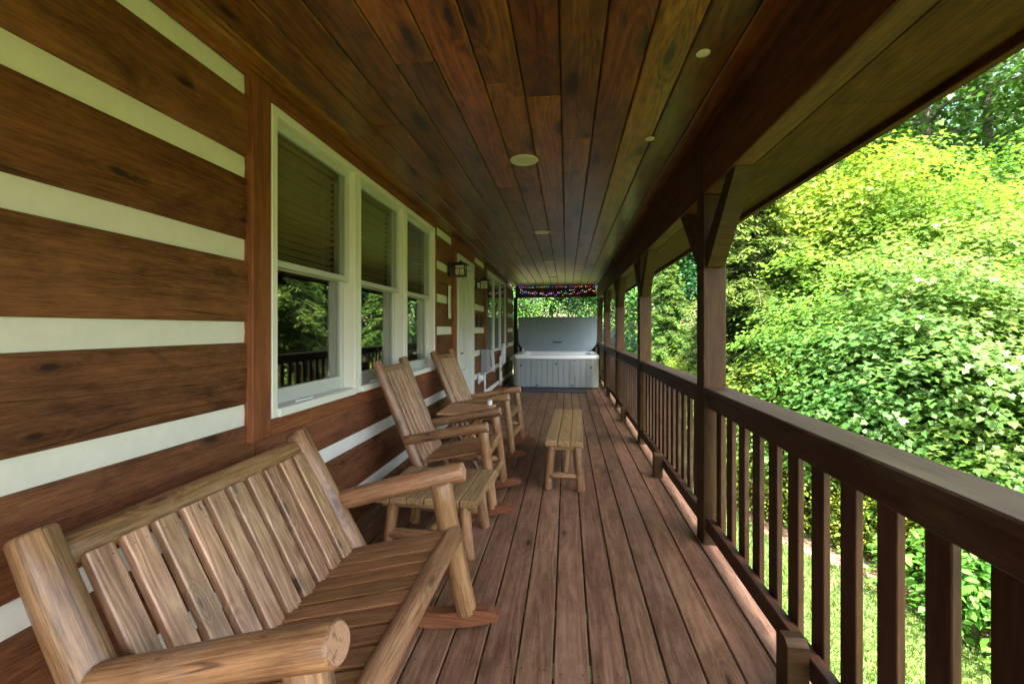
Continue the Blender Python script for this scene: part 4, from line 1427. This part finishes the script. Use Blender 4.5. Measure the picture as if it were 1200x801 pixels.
def conifer(H, rad, nwhorl, mat):
    tb = MB()
    tb.tube([(0, 0, -.3), (0, 0, H * .5), (.03, 0, H)], [.13, .08, .015], 10, .05, 0)
    Cs, Ns, Ts, Sz = [], [], [], []
    for i in range(nwhorl):
        f = i / nwhorl
        z = .6 + (H - .7) * f
        L0 = rad * (1 - f) ** .8 + .15
        for b in range(6):
            a = rng.uniform(0, 6.28)
            L = L0 * rng.uniform(.75, 1.15)
            d = np.array([math.cos(a), math.sin(a), 0])
            side = np.array([-d[1], d[0], 0])
            pts = [Vector((0, 0, z)) + Vector(d) * (L * s) + Vector((0, 0, L * (.12 * s - .42 * s * s))) for s in (0, .35, .7, 1)]
            tb.tube(pts, [.022, .016, .010, .004], 5, 0, 0)
            m = int(70 * L / 1.4) + 14
            s = rng.uniform(.12, 1.05, m)
            off = rng.normal(size=m) * .20 * L * (1.05 - s) + rng.normal(size=m) * .05
            p = np.array([0, 0, z]) + d * (L * s)[:, None] + side * off[:, None]
            p[:, 2] += L * (.12 * s - .42 * s * s) - np.abs(off) * .35 + rng.normal(size=m) * .025
            Cs.append(p)
            Ns.append(np.array([0, 0, 1.0]) + unit(m) * .35)
            Ts.append(d * .6 + side * np.sign(off)[:, None] * .8 + np.array([0, 0, -.35]) + unit(m) * .3)
            Sz.append(rng.uniform(.10, .22, m))
    C = np.concatenate(Cs)
    # every spray is a feather of thin sprigs
    N_, T_, S_ = np.concatenate(Ns), np.concatenate(Ts), np.concatenate(Sz)
    k = 4
    C = np.repeat(C, k, 0) + unit(len(C) * k) * .05
    N_ = np.repeat(N_, k, 0)
    T_ = np.repeat(T_, k, 0) + unit(len(C)) * .55
    S_ = np.repeat(S_, k) * rng.uniform(.6, 1.1, len(C))
    crown = leafmesh('crown', C, N_, T_, S_, DIAM * np.array([.42, 1.0]), mat, droop=.25)
    return tb.mesh('trunk', 'bark'), crown


def plant(name, label, cat, meshes, x, y, rot=0, sc=1.0, group=None, dz=0.0, sz=None):
    t = thing(name, label, cat, (x, y, float(hgt(x, y)) + dz), rot, group)
    t.scale = (sc, sc, sz or sc)
    for nm, me in zip(('trunk', 'crown'), meshes):
        link(nm, me, t)
    return t


# near maples to the right of the porch: several saplings of different heights
mA = broadleaf('maple', 4.3, .3, 1.55, 130, 175, .088, MAPLE, 'leaf_maple', multi=3, trunk_r=.05, clump_r=.34, flat=.20)
mB = broadleaf('maple', 6.0, .8, 1.75, 155, 160, .09, MAPLE, 'leaf_maple', multi=2, trunk_r=.07, clump_r=.40, flat=.20)
mC = broadleaf('dogwood', 3.4, .2, 1.45, 140, 190, .074, MAPLE, 'leaf_pale', multi=4, trunk_r=.04, clump_r=.33, flat=.18)
mY = broadleaf('lime_maple', 6.0, .6, 1.75, 155, 150, .088, MAPLE, 'leaf_yellow', multi=2, trunk_r=.07, clump_r=.40, flat=.22)
for (me, nm, x, y, r, sc, l) in (
        (mC, 'dogwood_tree', 4.9, 7.1, .4, 1.12, 'dogwood with tiers of pale leaves closest behind the golden shrubs'),
        (mC, 'dogwood_tree', 6.0, 7.0, 1.3, 1.2, 'spreading dogwood with pale leaves above the brambles'),
        (mA, 'maple_tree', 4.9, 8.7, 2.7, .92, 'small green maple sapling beside the yellow green bush'),
        (mB, 'maple_tree', 6.5, 9.2, 1.7, .96, 'green maple rising straight behind the pale dogwoods'),
        (mA, 'maple_tree', 7.4, 8.1, 2.9, 1.05, 'bushy maple on the bank above the spreading dogwood'),
        (mY, 'maple_tree', 6.1, 11.0, 4.0, 1.22, 'lime green maple standing beside the tall hemlock'),
        (mB, 'maple_tree', 8.9, 10.4, 5.1, 1.0, 'green maple on the bank below the tall grey stems'),
        (mB, 'maple_tree', 7.6, 12.2, .9, 1.22, 'green maple in the row behind the lime green maple')):
    plant(nm, l, 'tree', me, x, y, r, sc)
# lime coloured bush tree behind the first post
yT = broadleaf('lime', 3.0, .2, 1.25, 110, 110, .085, OVAL, 'leaf_yellow', multi=4, trunk_r=.04, clump_r=.26, flat=.4)
plant('lime_bush', 'yellow green leafy bush behind the maple, seen past the first post', 'bush', yT, 3.55, 8.4, .5, .85)
plant('lime_bush', 'smaller yellow green bush glowing past the second post', 'bush', yT, 3.2, 12.2, 2.2, .8)
# hemlocks
hm = conifer(7.5, 2.0, 30, 'needle')
plant('hemlock_tree', 'tall feathery hemlock rising behind the first porch post', 'tree', hm, 3.95, 10.1, .3, .92)
plant('hemlock_tree', 'smaller drooping hemlock between the first and second posts', 'tree', hm, 3.3, 15.6, 1.9, .72)
# hillside forest
fA = broadleaf('oak', 9.5, 1.6, 2.9, 230, 95, .17, OVAL, 'leaf_far', trunk_r=.16, clump_r=.52, flat=.4, bark='bark2')
fB = broadleaf('poplar', 11.5, 2.6, 2.7, 230, 90, .17, OVAL, 'leaf_blue', trunk_r=.15, clump_r=.55, flat=.45, bark='bark2')
fC = broadleaf('tall', 14.0, 5.5, 3.4, 150, 75, .15, MAPLE, 'leaf_far', trunk_r=.17, clump_r=.55, flat=.4, bark='bark', nlimb=26)
spots = [
    (3.9, 21.5, 0, .8), (7.2, 18.5, 1, .85), (9.0, 15.5, 0, .85), (12.0, 13.0, 1, .55), (13.5, 9.0, 0, .5), (12.5, 5.5, 1, .5),
    (1.0, 25, 1, .8), (-2.0, 24.5, 0, .8), (-5.0, 25, 1, .85), (-8.5, 26, 0, 1.0), (-1.0, 29, 1, 1.0), (5.0, 26, 1, 1.0), (8.0, 23, 0, 1.15),
    (11.5, 19, 1, .95), (15.0, 16, 0, .6), (16.5, 11, 1, .55), (15.5, 6, 0, .6), (2.0, 31, 0, 1.15), (7.0, 29, 1, 1.2), (13.5, 25, 0, 1.2),
    (18, 20, 1, .7), (20, 14, 0, .65), (-4, 32, 0, 1.2), (-9, 31, 1, 1.3), (19.5, 8, 1, .6), (21, 28, 1, 1.3)]
for i, (x, y, k, s) in enumerate(spots):
    plant('forest_tree', ('broad green tree in the wood that climbs beyond the lawn' if k == 0 else 'cool dark green tree in the wood that climbs beyond the lawn'), 'tree', (fA, fB)[k], x + rng.uniform(-.5, .5), y, rng.uniform(0, 6.28), s * rng.uniform(.92, 1.08), 'woodland trees')
plant('tall_tree', 'tall bare stemmed tree reaching above the maples against the sky', 'tree', fC, 9.5, 12.8, .8, 1.0)
plant('tall_tree', 'second tall grey stemmed tree leaning near the sky gap', 'tree', fC, 11.6, 14.0, 3.3, 1.05)

# shrubs along the mulch bed
sh = broadleaf('shrub', 1.15, .05, .55, 80, 95, .042, OVAL, 'leaf_shrub', multi=5, trunk_r=.018, clump_r=.13, flat=.6, nlimb=40)
sl_ = ['golden green shrub on the mulch edge nearest the brambles', 'golden green shrub second along the mulch edge from the brambles', 'golden green shrub third along the mulch edge from the brambles',
       'golden green shrub on the mulch where the lawn narrows', 'golden green shrub beside the lawn past the first post', 'golden green shrub farthest along the narrow lawn']
for i, (x, y, s) in enumerate(((3.95, 5.75, .8), (3.55, 6.4, .95), (3.05, 7.0, 1.05), (2.75, 7.9, 1.05), (2.6, 9.2, 1.0), (2.4, 10.6, .95))):
    plant('golden_shrub', sl_[i], 'shrub', sh, x + .35, y + .1, i * 1.1, s, 'golden shrubs on the mulch bed')
br = broadleaf('bramble', .95, .0, .62, 60, 45, .085, OVAL, 'leaf_maple', multi=6, trunk_r=.010, clump_r=.17, flat=.7, nlimb=50)
for i, (x, y, s, l) in enumerate(((4.25, 4.9, 1.1, 'loose green bramble at the lawn edge below the maples'), (4.3, 4.1, 1.0, 'sparse bramble beside the dry patch of lawn'), (4.9, 3.4, 1.2, 'bramble clump at the edge of the bare slope'),
                                (4.9, 5.6, 1.5, 'tall bramble clump under the overhanging maple'), (5.6, 4.2, 1.5, 'bramble mass behind the dry patch'), (4.6, 6.6, 1.3, 'leafy bramble between the shrubs and the thicket'))):
    plant('bramble', l, 'bramble', br, x, y, i * .9, s, 'brambles at the lawn edge')

# lawn grass
n = 95000
gx = rng.uniform(1.1, 5.0, n * 2)
gy = rng.uniform(1.0, 14.0, n * 2)
k = (gx < lawn_edge(gy) + .05 * rng.normal(size=n * 2)) & (rng.random(n * 2) < 1.1 / (1 + .09 * gy))
gx, gy = gx[k][:n], gy[k][:n]
C = np.stack([gx, gy, hgt(gx, gy) + .008], -1)
n = len(C)
T = np.array([0, 0, 1.0]) + rng.normal(size=(n, 3)) * .45
N = unit(n) + np.array([0, -.4, .25])
pn = .5 + .5 * np.sin(gx * 2.3 + np.sin(gy * 1.7)) * np.sin(gy * 2.1)
me = leafmesh('grass', C, N, T, rng.uniform(.035, .085, n), BLADE * np.array([.14, 1]), 'grass', droop=.3, v=np.clip(.6 * rng.random(n) + .4 * pn, 0, 1))
go = link('grass', me)
tag(go, 'short sunlit lawn grass beside the porch', 'grass', kind='stuff')
